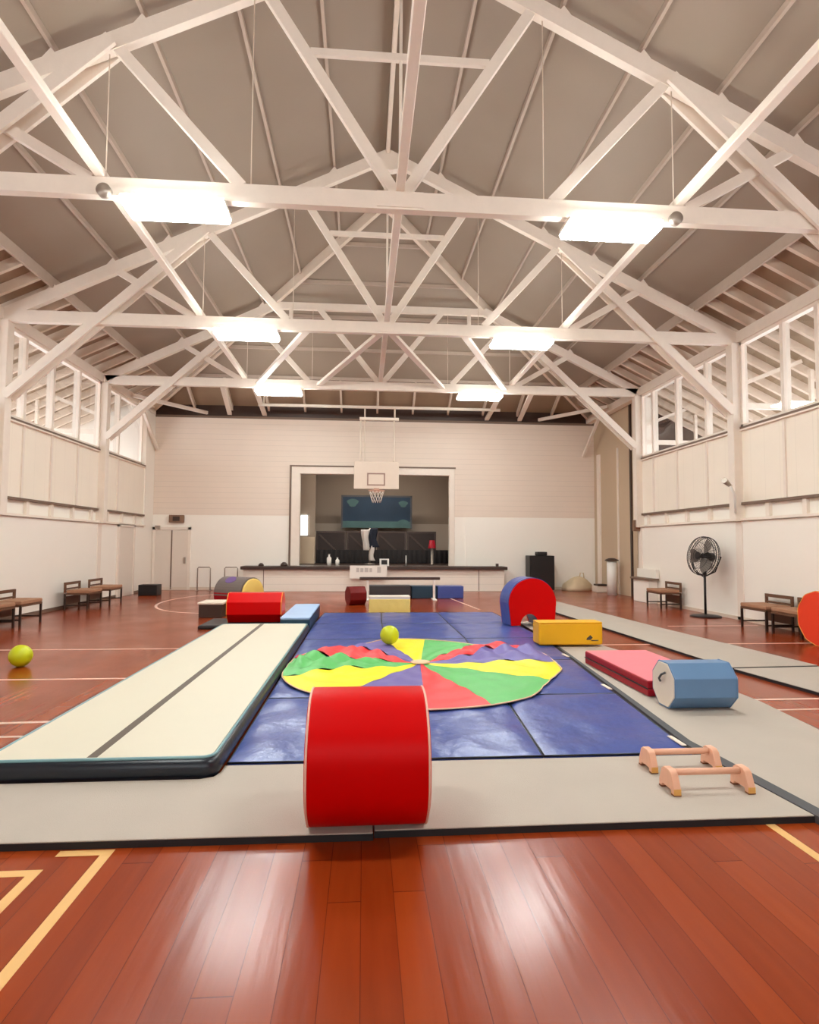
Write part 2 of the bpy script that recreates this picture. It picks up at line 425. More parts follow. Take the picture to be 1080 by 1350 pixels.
# ------------------------------------------------------------------ setting: side walls
def side_wall(side):
    s = 1 if side == 'right' else -1
    X = XR if s > 0 else XL
    yend = 15.5 if s > 0 else 18.35
    def bx(m, d0, d1, y0, y1, z0, z1, mi=0):      # d = depth outward from the inner wall face
        a, b = X + s * d0, X + s * d1
        return m.box(min(a, b), max(a, b), y0, y1, z0, z1, mi)
    w = MB(); bx(w, 0, .16, Y0, yend, 0, 1.94); bx(w, .06, .2, Y0, yend, 1.94, 2.27, 1); bx(w, .03, .18, Y0, yend, 2.27, 3.74, 2)
    wall = struct(w.build('wall_' + side, ['wall', 'wall', 'panel']))
    m = MB(); bx(m, -.05, .06, Y0, yend, 1.95, 2.0); m.build('ledge', 'timber', wall)
    m = MB(); bx(m, -.02, .06, Y0, yend, 2.26, 2.31); m.build('shelf_rail', 'trimdark', wall)
    m = MB(); bx(m, -.03, .2, Y0, yend, 3.72, 3.75); bx(m, -.01, .2, Y0, yend, 3.75, 3.80, 1); m.build('window_sill', ['timber', 'trimdark'], wall)
    y = 2.0
    while y < yend:
        m = MB(); bx(m, .0, .06, y, y + .1, 2.0, 2.26); m.build('shelf_block', 'timber', wall); y += .92
    m = MB(); bx(m, -.02, .18, Y0, YB if s > 0 else yend + .7, 5.5, 5.72); m.build('wall_plate', 'timber', wall)
    # posts under the trusses
    for py in BAYS + ([] if s > 0 else []):
        m = MB(); bx(m, -.14, .1, py - .1, py + .1, 1.94, 5.5); bx(m, -.02, .02, py - .1, py + .1, 0, 1.94); m.build('wall_post', 'timber', wall, bevel=.008, seg=1)
    mull = {1: [14.62, 13.46, 12.24, 9.86, 9.04, 8.0, 5.9, 4.8, 3.8], -1: [11.95, 13.0, 14.15, 16.4, 9.9, 8.9, 7.9, 5.9, 4.8, 3.8]}[s]
    for y in mull:
        m = MB(); bx(m, .0, .05, y - .03, y + .03, 2.31, 3.72); m.build('cover_batten', 'timber', wall)
    # windows bay by bay
    bays = [(BAYS[0], BAYS[1]), (BAYS[1], BAYS[2]), (BAYS[2], BAYS[3])] + ([] if s > 0 else [(BAYS[3], 18.1)])
    n0 = 0 if s > 0 else 3
    for k, (a, b) in enumerate(bays):
        a += .1; b -= .1 if b < 18 else 0
        win = bpy.data.objects.new('window_%d' % (k + 1 + n0), None); COL.objects.link(win); win.location = (X, a, 3.8); ORIG[win.name] = Vector((X, a, 3.8)); struct(win)
        m = MB(); bx(m, .02, .14, a, a + .06, 3.8, 5.5); bx(m, .02, .14, b - .06, b, 3.8, 5.5); bx(m, .02, .14, a, b, 3.8, 3.85); bx(m, .02, .14, a, b, 5.44, 5.5)
        m.build('window_frame', 'timber', win)
        ms = [y for y in mull if a < y < b]
        for y in ms:
            m = MB(); bx(m, .01, .15, y - .04, y + .04, 3.8, 5.5); m.build('mullion', 'timber', win)
        e = sorted([a + .06] + ms + [b - .06])
        for p, q in zip(e[:-1], e[1:]):
            m = MB(); bx(m, .07, .076, p + .03, q - .03, 3.83, 5.46); m.build('pane', 'glass', win)
    # aisle beyond the windows: outer wall, ties and studs under the same roof
    xo = CX + s * 10.4
    m = MB(); m.box(min(xo, xo + s * .1), max(xo, xo + s * .1), Y0, YB, 0, .7)  # kept low: unseen opening above it added to let daylight in
    ao = struct(m.build('wall_aisle_' + side, 'wall'))
    for py in BAYS:
        MB().beam((X + s * .12, py, 4.25), (xo, py, 4.25), .06, .12).build('aisle_tie', 'timber', ao)
        MB().beam((X + s * 1.6, py, 4.25), (X + s * 1.6, py, rz(X + s * 1.6) - .1), .07, .07, (0, 1, 0)).build('aisle_post', 'timber', ao)
        MB().beam((X + s * .15, py, 4.7), (X + s * 1.4, py, 5.2), .05, .08).build('aisle_brace', 'timber', ao)
    MB().beam((xo, Y0, 4.1), (xo, YB, 4.1), .1, .16).build('aisle_plate', 'timber', ao)
    y = 4.0
    while y < 18:
        MB().beam((xo, y, .7), (xo, y, 4.1), .08, .08, (0, 1, 0)).build('aisle_stud', 'timber', ao); y += 2.1
    return wall
wr = side_wall('right'); wl = side_wall('left')
# end walls of the aisles
struct(MB().box(7.6, 10.7, 16.3, 16.4, 0, 5.6).build('wall_aisle_right_end', 'darkwood'))
struct(MB().box(-10.1, -6.75, 18.2, 18.35, 0, 5.6).build('wall_aisle_left_end', 'wall'))
# right wall continues set back and painted tan towards the stage
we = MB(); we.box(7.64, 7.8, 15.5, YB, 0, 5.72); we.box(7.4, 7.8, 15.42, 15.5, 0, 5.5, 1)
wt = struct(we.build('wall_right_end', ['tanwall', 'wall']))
MB().box(7.58, 7.64, 18.55, 18.75, 0, 4.4).build('door_jamb', 'timber', wt)
MB().box(7.6, 7.64, 17.2, 17.26, 0, 4.4).build('door_jamb', 'timber', wt)
for y in (1,):
    MB().box(XL - .16, XL, 18.35, YB, 0, 5.5).build('return_panel', 'wall', wl)
# skirtings
struct(MB().box(XR - .02, XR, Y0, 15.5, 0, .07).build('baseboard_right', 'timber2'))
struct(MB().box(XL, XL + .02, Y0, 18.4, 0, .07).build('baseboard_left', 'trimdark'))
# rear wall behind the viewer
w = MB(); w.box(-10.4, -4.6, Y0 - .15, Y0, 0, 9.4); w.box(5.4, 11.2, Y0 - .15, Y0, 0, 9.4); w.box(-4.6, 5.4, Y0 - .15, Y0, 0, 2.8); w.box(-4.6, 5.4, Y0 - .15, Y0, 4.4, 9.4)
struct(w.build('wall_rear', 'wall'))
win = bpy.data.objects.new('window_30', None); COL.objects.link(win); win.location = (.4, Y0, 2.8); ORIG[win.name] = Vector(win.location); struct(win)  # unseen window added to fill the hall with daylight
m = MB()
for k in range(6): m.box(-4.6 + 1.98 * k - .0, -4.6 + 1.98 * k + .08, Y0 - .12, Y0 - .02, 2.8, 4.4)
m.box(-4.6, 5.4, Y0 - .12, Y0 - .02, 2.8, 2.88); m.box(-4.6, 5.4, Y0 - .12, Y0 - .02, 4.32, 4.4); m.build('window_frame', 'timber', win)
MB().box(-4.55, 5.35, Y0 - .08, Y0 - .075, 2.85, 4.35).build('pane', 'glass', win)

# ------------------------------------------------------------------ back wall and stage
OX0, OX1, OZ0, OZ1 = -2.05, 2.77, .76, 3.70
w = MB()
def wbox(x0, x1, z0, z1, mi=0): w.box(x0, x1, YB, YB + .16, z0, z1, mi)
wbox(XL - .2, OX0, 2.35, 5.45); wbox(OX1, 7.8, 2.35, 5.45); wbox(OX0, OX1, OZ1, 5.45)
wbox(XL - .2, OX0, 0, 2.35, 1); wbox(OX1, 7.8, 0, 2.35, 1); wbox(OX0, OX1, 0, OZ0, 1)
wb = struct(w.build('wall_back', ['wallup', 'wall']))
MB().box(XL - .2, 7.8, YB - .02, YB + .18, 5.45, 5.52).build('top_plate', 'trimdark', wb)
struct(MB().box(XL - .4, 8.0, YB + .02, YB + .14, 5.52, 6.1).build('wall_back_gable', 'darkwood'))
a = MB(); a.box(OX0 - .27, OX0, YB - .05, YB, .76, 3.93); a.box(OX1, OX1 + .17, YB - .05, YB, .76, 3.93); a.box(OX0, OX1, YB - .05, YB, OZ1, 3.93)
struct(a.build('trim_1', 'timber', bevel=.01, seg=1))
a = MB(); a.box(OX0 - .33, OX1 + .2, YB - .08, YB, 3.93, 3.97); a.box(OX0 - .33, OX0 - .27, YB - .06, YB, .76, 3.93)
struct(a.build('trim_2', 'trimdark'))
struct(MB().box(3.3, 7.6, YB - .025, YB, .0, 2.33).build('trim_3', 'wall'))
struct(MB().box(XL + .02, 7.6, YB - .035, YB - .025, 0, .09).build('baseboard_back', 'timber2'))
# stage
st = thing('stage', 'raised timber stage with dark brown nosing and cream panelled front', 'stage', (.4, 18.4, 0))
MB().box(-3.65, 4.42, 18.42, YB - .055, .001, .67).build('front_panel', 'stagefront', st)
MB().box(-3.72, 4.5, 18.3, YB - .055, .67, .765).build('nosing', 'darkwood', st, bevel=.01, seg=1)
struct(MB().box(-3.9, 4.6, YB + .161, 23, .66, .758).build('floor_stage', 'darkwood'))
for x in (-3.05, 3.6):
    MB().box(x, x + .02, 18.405, 18.42, .02, .66).build('panel_joint', 'trimdark', st)
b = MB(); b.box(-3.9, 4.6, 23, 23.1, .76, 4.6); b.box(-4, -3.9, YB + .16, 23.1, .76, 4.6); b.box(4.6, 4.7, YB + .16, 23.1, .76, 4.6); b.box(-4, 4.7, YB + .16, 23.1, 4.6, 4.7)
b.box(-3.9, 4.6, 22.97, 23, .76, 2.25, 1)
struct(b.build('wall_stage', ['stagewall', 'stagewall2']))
# daylit narrow window at the back of the stage
win = bpy.data.objects.new('window_20', None); COL.objects.link(win); win.location = (-2.2, 21, 1.8); ORIG[win.name] = Vector((-2.2, 21, 1.8)); struct(win)
MB().box(-2.5, -1.98, 21.03, 21.05, 1.76, 2.46).build('pane', 'daylight', win)
m = MB(); m.box(-2.55, -1.93, 21.0, 21.03, 2.46, 2.5); m.box(-2.55, -1.93, 21.0, 21.03, 1.72, 1.76); m.box(-1.98, -1.93, 21.0, 21.03, 1.72, 2.5); m.box(-2.24, -2.21, 21.0, 21.03, 1.72, 2.5)
m.build('window_frame', 'timber', win)
struct(MB().box(-3.9, -1.72, 21.06, 21.12, .765, 4.6).build('wall_stage_wing', 'stagewall'))
MB().box(-2.6, -1.72, 21.0, 21.05, .765, 1.7).build('wing_panel', 'tanwall', bpy.data.objects['wall_stage_wing'])
t = thing('stage_fill_light', 'added white strip light brightening the stage, unseen above the opening', 'light', (.4, 20.2, 4.4))  # unseen lamp, added only to brighten the stage
MB().box(-1.2, 2.0, 20.1, 20.3, 4.44, 4.54).build('housing', 'lampbody', t)
MB().box(-1.15, 1.95, 20.12, 20.28, 4.40, 4.44).build('diffuser', 'fill_stage', t)
# blue banner
bn = thing('blue_banner', 'dark blue banner with sea green lower band hanging behind the stage opening', 'banner', (.45, 21.9, 2.1))
MB().box(-.78, 1.72, 21.88, 21.93, 2.3, 3.2).build('cloth', 'banner', bn)
MB().box(-.78, 1.72, 21.875, 21.93, 2.06, 2.3).build('lower_band', 'bannergreen', bn)
m = MB(); m.box(-.84, -.78, 21.87, 21.94, 2.02, 3.25); m.box(1.72, 1.78, 21.87, 21.94, 2.02, 3.25); m.box(-.84, 1.78, 21.87, 21.94, 3.2, 3.26)
m.build('frame', 'charcoal', bn)
for x, z, r_ in ((-.42, 2.98, .2), (1.45, 2.95, .16), (-.62, 2.22, .12), (1.45, 2.25, .17)):
    m = MB(); m.prism([(x + r_ * (1 + .25 * math.sin(3 * t)) * math.cos(t), z + .75 * r_ * math.sin(t)) for t in [2 * PI * k / 14 for k in range(14)]], 21.868, 21.876, axis='y'); m.build('printed_blotch', 'bannergreen', bn)
# drape and dark low screens at the back of the stage
m = MB()
n = 90
top = []; 
for k in range(n + 1):
    x = -1.68 + 4.9 * k / n; y = 21.45 + .05 * math.sin(k * 1.9)
    top.append((x, y))
m.add([(x, y, .77) for x, y in top] + [(x, y, 1.25) for x, y in top] + [(x, y + .05, .77) for x, y in top] + [(x, y + .05, 1.25) for x, y in top],
      [(i, i + 1, n + 2 + i, n + 1 + i) for i in range(n)] + [(2 * n + 2 + i, 3 * n + 3 + i, 3 * n + 4 + i, 2 * n + 3 + i) for i in range(n)] + [(n + 1 + i, n + 2 + i, 3 * n + 4 + i, 3 * n + 3 + i) for i in range(n)], 0, True)
tag(m.build('stage_drape', 'curtain', loc=(.6, 21.45, .77)), 'black pleated low drape running along the back of the stage', 'drape')
for k in range(4):
    x0 = -1.72 + 1.1 * k
    t = thing('folding_screen', ['dark brown low wooden screen panel below the left end of the blue banner', 'dark brown low screen panel just behind the upright bundle on stage', 'dark brown low screen panel below the right half of the blue banner', 'dark brown low screen panel, rightmost in the row on stage'][k], 'screen', (x0 + .5, 21.7, .765), 'dark screens across the stage')
    MB().box(x0, x0 + 1.07, 21.66, 21.72, .77, 1.93).build('panel', 'screenwood', t)
    m = MB(); m.box(x0, x0 + 1.07, 21.64, 21.66, 1.86, 1.93); m.box(x0, x0 + .06, 21.64, 21.66, .8, 1.86); m.box(x0 + 1.01, x0 + 1.07, 21.64, 21.66, .8, 1.86); m.beam((x0 + .1, 21.65, 1.8), (x0 + .95, 21.65, 1.0), .02, .06)
    m.build('rail', 'darkwood', t)
# upright bundle of cloth on a stand
t = thing('coat_stand', 'upright stand on stage draped with white cloth and a dark navy garment', 'stand', (.2, 20.2, .765))
m = MB(); m.tube([(.2, 20.2, .78), (.2, 20.2, 2.0)], .025, 8); m.lathe([(.0, .77), (.2, .77), (.2, .79), (.03, .82)], 16, (.2, 20.2, 0)); m.build('pole', 'steel', t)
def drape(cx, cy, z0, z1, w0, w1, d, name, mat, par, seed):
    rr = random.Random(seed); m = MB(); rows = 10; n = 18; vs = []
    for i in range(rows + 1):
        q = i / rows; z = z0 + (z1 - z0) * q; w = (w0 + (w1 - w0) * q) * (1 + .12 * math.sin(q * 7 + seed))
        for j in range(n):
            t = 2 * PI * j / n; f = 1 + .16 * math.sin(4 * t + seed + q * 2)
            vs.append((cx + w * f * math.cos(t) + .03 * math.sin(q * 5 + seed), cy + d * f * math.sin(t), z))
    fs = [(i * n + j, i * n + (j + 1) % n, (i + 1) * n + (j + 1) % n, (i + 1) * n + j) for i in range(rows) for j in range(n)]
    fs += [tuple(reversed(range(n))), tuple(range(rows * n, rows * n + n))]
    m.add(vs, fs, 0, True); return m.build(name, mat, par)
drape(.07, 20.2, 1.25, 1.95, .09, .13, .1, 'white_cloth', 'cloth', t, 1)
drape(.32, 20.2, 1.35, 2.0, .15, .13, .12, 'dark_garment', 'darkcloth', t, 2)
drape(.28, 20.15, .9, 1.4, .1, .06, .08, 'grey_cloth', 'cloth', t, 3)
# small things on the stage front
for x, h, r_, lab in ((-1.08, .36, .07, 'tall white bottle on the dark stage edge left of centre'), (-.82, .26, .06, 'shorter white bottle on stage edge beside the tall one')):
    t = thing('bottle', lab, 'bottle', (x, 18.75, .765), 'white bottles on the stage edge')
    m = MB(); m.lathe([(0, .766), (r_, .766), (r_, .766 + h * .7), (r_ * .4, .766 + h * .85), (r_ * .4, .766 + h), (0, .766 + h)], 14, (x, 18.75, 0)); m.build('body', 'white', t)
    m = MB(); m.lathe([(0, .766 + h), (r_ * .5, .766 + h), (r_ * .5, .79 + h), (0, .79 + h)], 12, (x, 18.75, 0)); m.build('cap', 'greyv', t)
t = thing('small_screen', 'small white framed box with dark face on stage edge', 'monitor', (.65, 18.7, .765))
m = MB(); m.box(.5, .8, 18.68, 18.75, .775, 1.0); m.build('case', 'white', t, bevel=.01)
MB().box(.56, .74, 18.672, 18.68, .82, .96).build('screen', 'black', t)
t = thing('microphone_stand', 'thin pale microphone stand on stage right of the white box', 'stand', (1.35, 18.9, .765))
m = MB(); m.tube([(1.35, 18.9, .775), (1.35, 18.9, 1.1)], .014, 8); m.build('pole', 'white', t)
m = MB(); m.lathe([(0, .767), (.08, .767), (.08, .78), (0, .785)], 16, (1.35, 18.9, 0)); m.build('base', 'charcoal', t)
t = thing('table_lamp', 'small pale lamp with dark red shade at the stage opening, right side', 'lamp', (2.35, 20.3, .765))
m = MB(); m.lathe([(0, .766), (.1, .766), (.05, .8), (.05, 1.35), (.0, 1.36)], 14, (2.35, 20.3, 0)); m.build('lamp_base', 'steel', t)
m = MB(); m.lathe([(.14, 1.33), (.09, 1.6), (.0, 1.6)], 16, (2.35, 20.3, 0)); m.build('lamp_shade', 'reddark', t)
for x, r_ in ((-3.15, .09), (-2.45, .12)):
    tag(MB().lathe([(0, .766), (r_, .766), (r_ * .9, .766 + r_ * .5), (r_ * .4, .766 + r_), (0, .766 + r_ * 1.05)], 14, (x, 18.6, 0)).build('beanbag', 'darkwood', loc=(x, 18.6, .766)), 'small dark lump %s on the dark stage edge' % ('near its left end' if x < -3 else 'beside the opening, left side'), 'beanbag')
tag(MB().box(4.18, 4.26, 18.5, 18.58, .766, .86).build('small_box', 'darkwood', loc=(4.2, 18.54, .766)), 'tiny dark box on the right end of the stage edge', 'box')
# paper notice on the stage front
t = thing('paper_notice', 'white paper notice hung over the stage edge in the middle', 'notice', (.15, 18.27, .4))
MB().box(-.42, .72, 18.262, 18.272, .4, .80).build('sheet', 'paper', t)
rr = random.Random(3)
for k, (x, w_, h_) in enumerate(((-.22, .09, .13), (-.10, .10, .12), (.03, .12, .13), (.18, .08, .12), (.42, .11, .16))):
    MB().box(x, x + w_, 18.258, 18.262, .60 - .02 * (k == 4), .60 + h_).build('printed_mark', 'ink', t)

# doors, signs on the back wall
d = bpy.data.objects.new('door_1', None); COL.objects.link(d); d.location = (-5.95, YB - .03, 0); ORIG[d.name] = Vector(d.location); struct(d)
MB().box(-6.5, -5.5, YB - .03, YB - .001, 0, 1.88).build('door_leaf', 'door', d)
m = MB(); m.box(-6.58, -6.5, YB - .05, YB, 0, 1.96); m.box(-5.5, -5.42, YB - .05, YB, 0, 1.96); m.box(-6.58, -5.42, YB - .05, YB, 1.88, 1.96); m.build('door_frame', 'timber', d)
MB().box(-6.02, -5.98, YB - .035, YB - .03, .02, 1.86).build('door_joint', 'trimdark', d)
m = MB(); m.box(-5.62, -5.56, YB - .06, YB - .03, .82, 1.02); m.build('door_handle', 'steel', d)
d = bpy.data.objects.new('door_2', None); COL.objects.link(d); d.location = (XL, 17.0, 0); ORIG[d.name] = Vector(d.location); struct(d)
MB().box(XL + .001, XL + .03, 16.5, 17.5, 0, 1.9).build('door_leaf', 'door', d)
m = MB(); m.box(XL, XL + .05, 16.42, 16.5, 0, 1.97); m.box(XL, XL + .05, 17.5, 17.58, 0, 1.97); m.box(XL, XL + .05, 16.42, 17.58, 1.9, 1.97); m.build('door_frame', 'timber', d)
t = thing('sign_box', 'small brown sign box on the back wall above the cream door', 'sign', (-5.85, YB, 2.1))
MB().box(-6.08, -5.63, YB - .12, YB, 2.1, 2.34).build('case', 'signbrown', t, bevel=.01, seg=1)
MB().box(-5.96, -5.75, YB - .125, YB - .12, 2.15, 2.29).build('face', 'darkwood', t)
t = thing('sign_box', 'small brown sign box at the far end of the right wall', 'sign', (7.3, 15.4, 1.85))
MB().box(7.2, 7.56, 15.32, 15.42, 1.84, 2.14).build('case', 'signbrown', t, bevel=.01, seg=1)
MB().box(7.26, 7.5, 15.315, 15.32, 1.9, 2.08).build('face', 'rubfoot', t)
tag(MB().box(-6.5, -6.35, YB - .1, YB - .05, 1.9, 2.0).build('door_closer', 'steel', loc=(-6.4, YB - .1, 1.9)), 'small grey door closer at the top left of the back door', 'door closer')

# ------------------------------------------------------------------ roof trusses
def truss_parts(root, y, hip=False):
    def B(name, a, b, w, h, dy=0, mat='timber', par=root):
        m = MB(); m.beam((CX + a[0], y + dy, a[1]), (CX + b[0], y + dy, b[1]), w, h); return m.build(name, mat, par)
    for s in (-1, 1):
        B('bottom_chord', (0, 5.585), (s * 6.98, 5.585), .11, .22)
    topx = 0 if not hip else 2.75
    def cz(d): return 9.02 - .487 * abs(d)
    for s in (-1, 1):
        B('top_chord', (s * topx, cz(topx)), (s * 6.95, cz(6.95)), .11, .21)
        vt = (1.62, 8.12) if not hip else (1.62, 7.62)
        B('web', (s * .05, 5.68), (s * vt[0], vt[1]), .09, .13, .0)
        B('web', (s * 1.88, 5.68), (s * 3.35, 7.3), .09, .13, 0)
        B('web', (s * 3.6, 5.68), (s * 5.0, 6.5), .09, .12, 0)
        for dy in (-.1, .1):
            B('knee_brace', (s * 3.4, 7.34), (s * 6.88, 4.1), .045, .16, dy)
        m = MB(); m.tube([(CX + s * 1.78, y, 5.68), (CX + s * 1.78, y, cz(1.78) if not hip else 7.6)], .007, 6); m.build('tie_rod', 'timber2', root)
        m = MB(); m.tube([(CX + s * 3.45, y, 5.68), (CX + s * 3.45, y, cz(3.45))], .007, 6); m.build('tie_rod', 'timber2', root)
        for d in (1.03, 2.05, 3.08, 4.1, 5.1, 6.15):        # purlin cleats
            if hip and d < 2.8: continue
            m = MB(); m.prism([(CX + s * d - .14, rz(CX + d) - .27 - .0 - (s * -.14) * 0), (CX + s * d + .14, rz(CX + d) - .27), (CX + s * d, rz(CX + d) - .09)], y - .04, y + .04, axis='y'); m.build('purlin_cleat', 'timber', root)
    if not hip:
        B('collar_tie', (-1.1, 7.42), (1.1, 7.42), .05, .09)
        m = MB(); m.tube([(CX, y, 5.68), (CX, y, 8.95)], .02, 8); m.build('king_rod', 'timber', root)
        m = MB(); m.prism([(CX - .35, 8.78), (CX - .1, 9.08), (CX + .1, 9.08), (CX + .35, 8.78), (CX + .1, 8.7), (CX - .1, 8.7)], y - .075, y + .075, axis='y'); m.build('apex_plate', 'timber', root)
    else:
        B('flat_top_chord', (-2.8, 7.66), (2.8, 7.66), .1, .18)
    if hip:
        for s in (-1, 1):
            B('king_stub', (s * 2.35, 7.02), (s * 2.35, 7.66), .09, .09)
    m = MB(); m.box(CX - .28, CX + .28, y - .07, y + .07, 5.5, 5.69); m.build('splice_plate', 'timber', root)
TL = {2.75: 'white timber roof truss above and behind the photograph\'s upper edge',
      6.95: 'nearest white timber roof truss, its chord crossing just above the two largest lights',
      11.15: 'middle white timber roof truss, second in from the viewer',
      15.35: 'farthest white timber truss with a flat top under the hipped roof end'}
t0 = thing('roof_truss', TL[6.95], 'roof truss', (CX, 6.95, 5.47), 'roof trusses across the hall')
truss_parts(t0, 6.95)
dup(t0, (CX, 11.15, 5.47), label=TL[11.15])
t3 = thing('roof_truss', TL[15.35], 'roof truss', (CX, 15.35, 5.47), 'roof trusses across the hall')
truss_parts(t3, 15.35, True)

for x, lab in ((CX, 'long white timber runner joining the truss chords along the centre line'),
               (CX - 3.5, 'long white timber runner joining the truss chords on the left side'),
               (CX + 3.5, 'long white timber runner joining the truss chords on the right side')):
    tag(MB().box(x - .055, x + .055, 1.0 if x == CX else Y0, 15.4, 5.70, 5.80).build('ceiling_runner', 'timber', loc=(x, 0, 5.7), bevel=.008, seg=1), lab, 'beam', 'runners between the trusses')
bl = [((CX, 11.2), (-1.2, 15.3), 'flat diagonal roof brace left of centre between the middle and far truss'),
      ((CX, 11.2), (2.03, 15.3), 'flat diagonal roof brace right of centre between the middle and far truss'),
      ((-1.04, 11.2), (-2.75, 15.3), 'flat diagonal roof brace above the far left light'),
      ((1.84, 11.2), (3.7, 15.3), 'flat diagonal roof brace above the far right light'),
      ((-3.7, 15.4), (-4.3, 19.05), 'flat roof brace from far truss to back wall on the left'),
      ((4.5, 15.4), (5.1, 19.05), 'flat roof brace from far truss to back wall on the right'),
      ((-2.9, 15.4), (-3.2, 19.05), 'flat roof brace from far truss to back wall, above the left light'),
      ((3.7, 15.4), (4.0, 19.05), 'flat roof brace from far truss to back wall, above the right light')]
for k, (a, b, lab) in enumerate(bl):
    tag(MB().beam((a[0], a[1], 5.62), (b[0], b[1], 5.58), .13, .07).build('roof_brace', 'timber', loc=(a[0], a[1], 5.6)), lab, 'brace', 'flat braces under the far roof')
for s, lab in ((-1, 'short corner knee brace high in the back left corner'), (1, 'short corner knee brace high in the back right corner')):
    X = XL if s < 0 else 7.35
    t = thing('corner_brace', lab, 'brace', (X, 18.6, 4.6), 'corner braces at the back wall')
    MB().beam((X - s * .1, 17.5, 5.55), (X - s * .1, 19.05, 4.4), .07, .1).build('strut', 'timber', t)
    MB().beam((X - s * .1, 17.0, 5.6), (X - s * 1.6, 19.05, 5.6), .08, .1).build('corner_tie', 'timber', t)

# ------------------------------------------------------------------ lights
def light_fixture(x, y, label):
    t = thing('ceiling_light', label, 'ceiling light', (x, y, 5.47), 'fluorescent lights under the trusses')
    m = MB(); m.prism([(y - .21, 5.382), (y + .21, 5.382), (y + .175, 5.43), (y - .175, 5.43)], x - .59, x + .59, axis='x')
    for q in (-.45, .45): m.box(x + q - .02, x + q + .02, y - .03, y + .03, 5.43, 5.476)
    m.build('housing', 'lampbody', t)
    m = MB(); m.hexa([(x - .57, y - .20, 5.325), (x + .57, y - .20, 5.325), (x + .57, y + .20, 5.325), (x - .57, y + .20, 5.325),
                      (x - .585, y - .215, 5.38), (x + .585, y - .215, 5.38), (x + .585, y + .215, 5.38), (x - .585, y + .215, 5.38)])
    m.build('diffuser', 'lamp', t, bevel=.012)
    for s in (-1, 1):          # glowing strip added on either side to brighten the roof
        a, b = (y + s * .2115, 5.384), (y + s * .1785, 5.429)
        pts = [(x - .57, a[0], a[1]), (x + .57, a[0], a[1]), (x + .57, b[0], b[1]), (x - .57, b[0], b[1])]
        nn = Vector((0, s * .003, .002))
        m = MB(); m.add(pts + [tuple(Vector(p) + nn) for p in pts], [(0, 1, 2, 3), (4, 5, 6, 7), (0, 1, 5, 4), (1, 2, 6, 5), (2, 3, 7, 6), (3, 0, 4, 7)])
        m.build('added_uplight', 'fill_uplight', t)
    return t
LN = {6.95: 'nearest', 11.15: 'middle', 15.35: 'farthest'}
for y in (6.95, 11.15, 15.35):
    for s in (-1, 1):
        light_fixture(CX + s * 2.63, y, 'white fluorescent light under the %s truss, %s of centre' % (LN[y], 'left' if s < 0 else 'right'))
# two more unseen lights of this kind, added to brighten the hall
for y in (2.75,):
    for s in (-1, 1):
        light_fixture(CX + s * 2.63, y, 'added white fluorescent light outside the view, brightening the near floor')
for x, lab in ((CX - 3.42, 'small round junction box left of the nearest left light'), (CX + 3.42, 'small round junction box right of the nearest right light')):
    m = MB(); m.lathe([(0, 0), (.08, 0), (.08, .07), (0, .07)], 18, (x, 6.82, 5.5), axis='y')
    tag(m.build('junction_box', 'steel', loc=(x, 6.85, 5.5)), lab, 'junction box', 'junction boxes on the nearest truss')
# camera / spot on the right post
t = thing('wall_bracket', 'small pale bracket lamp on the right wall post above the fan', 'bracket', (7.2, 11.05, 2.6))
m = MB(); m.tube([(7.26, 11.05, 2.1), (7.24, 11.03, 2.45), (7.1, 10.95, 2.62)], .025, 8); m.build('arm', 'white', t)
m = MB(); m.tube([(7.14, 11.0, 2.62), (6.92, 10.86, 2.72)], [.03, .06], 12); m.build('lamp_head', 'steel', t)

# ------------------------------------------------------------------ basketball hoop
t = thing('basketball_hoop', 'ceiling-hung basketball backboard and hoop in front of the stage opening', 'basketball hoop', (.36, 17.6, 2.98))
MB().box(-.31, 1.03, 17.62, 17.66, 3.10, 3.92).build('backboard', 'board', t, bevel=.008, seg=1)
m = MB(); m.box(.08, .62, 17.612, 17.62, 3.54, 3.58); m.box(.08, .62, 17.612, 17.62, 3.2, 3.24); m.box(.08, .12, 17.612, 17.62, 3.24, 3.54); m.box(.58, .62, 17.612, 17.62, 3.24, 3.54); m.build('target_square', 'boardline', t)
m = MB(); m.tube([(.36 + .225 * math.cos(a), 17.33 + .225 * math.sin(a), 3.02) for a in [2 * PI * k / 24 for k in range(24)]], .018, 8, closed=True); m.box(.28, .44, 17.52, 17.62, 2.99, 3.12); m.build('rim', 'rim', t)
m = MB()
for k in range(12):
    for dr in (-1, 1):
        a0 = 2 * PI * k / 12; pts = []
        for i in range(5):
            q = i / 4; a = a0 + dr * q * PI / 4; r_ = .22 - .1 * q
            pts.append((.36 + r_ * math.cos(a), 17.33 + r_ * math.sin(a), 3.01 - .34 * q))
        m.tube(pts, .006, 4)
m.build('net', 'net', t)
for x in (-.12, .0, .88):
    m = MB(); m.tube([(x, 17.68, 3.2), (x, 17.68, 5.24)], .016 if x == 0 else .025, 8); m.build('hanger_rod', 'timber2', t)
m = MB(); m.box(-.16, 1.02, 17.62, 17.74, 5.18, 5.26); m.build('cross_bar', 'timber', t)
for x in (0.0, .9):
    m = MB(); m.tube([(x, 17.68, 5.26), (x, 17.68, 5.56)], .025, 8); m.build('top_hanger', 'timber2', t)
m = MB(); m.tube([(-3.16, 17.68, 5.58), (4.13, 17.68, 5.58)], .045, 10); m.build('ceiling_pole', 'timber', t)
for x in (-3.0, 4.0, .4):
    m = MB(); m.tube([(x, 17.68, 5.6), (x, 17.68, 6.4)], .02, 8); m.build('pole_hanger', 'timber2', t)

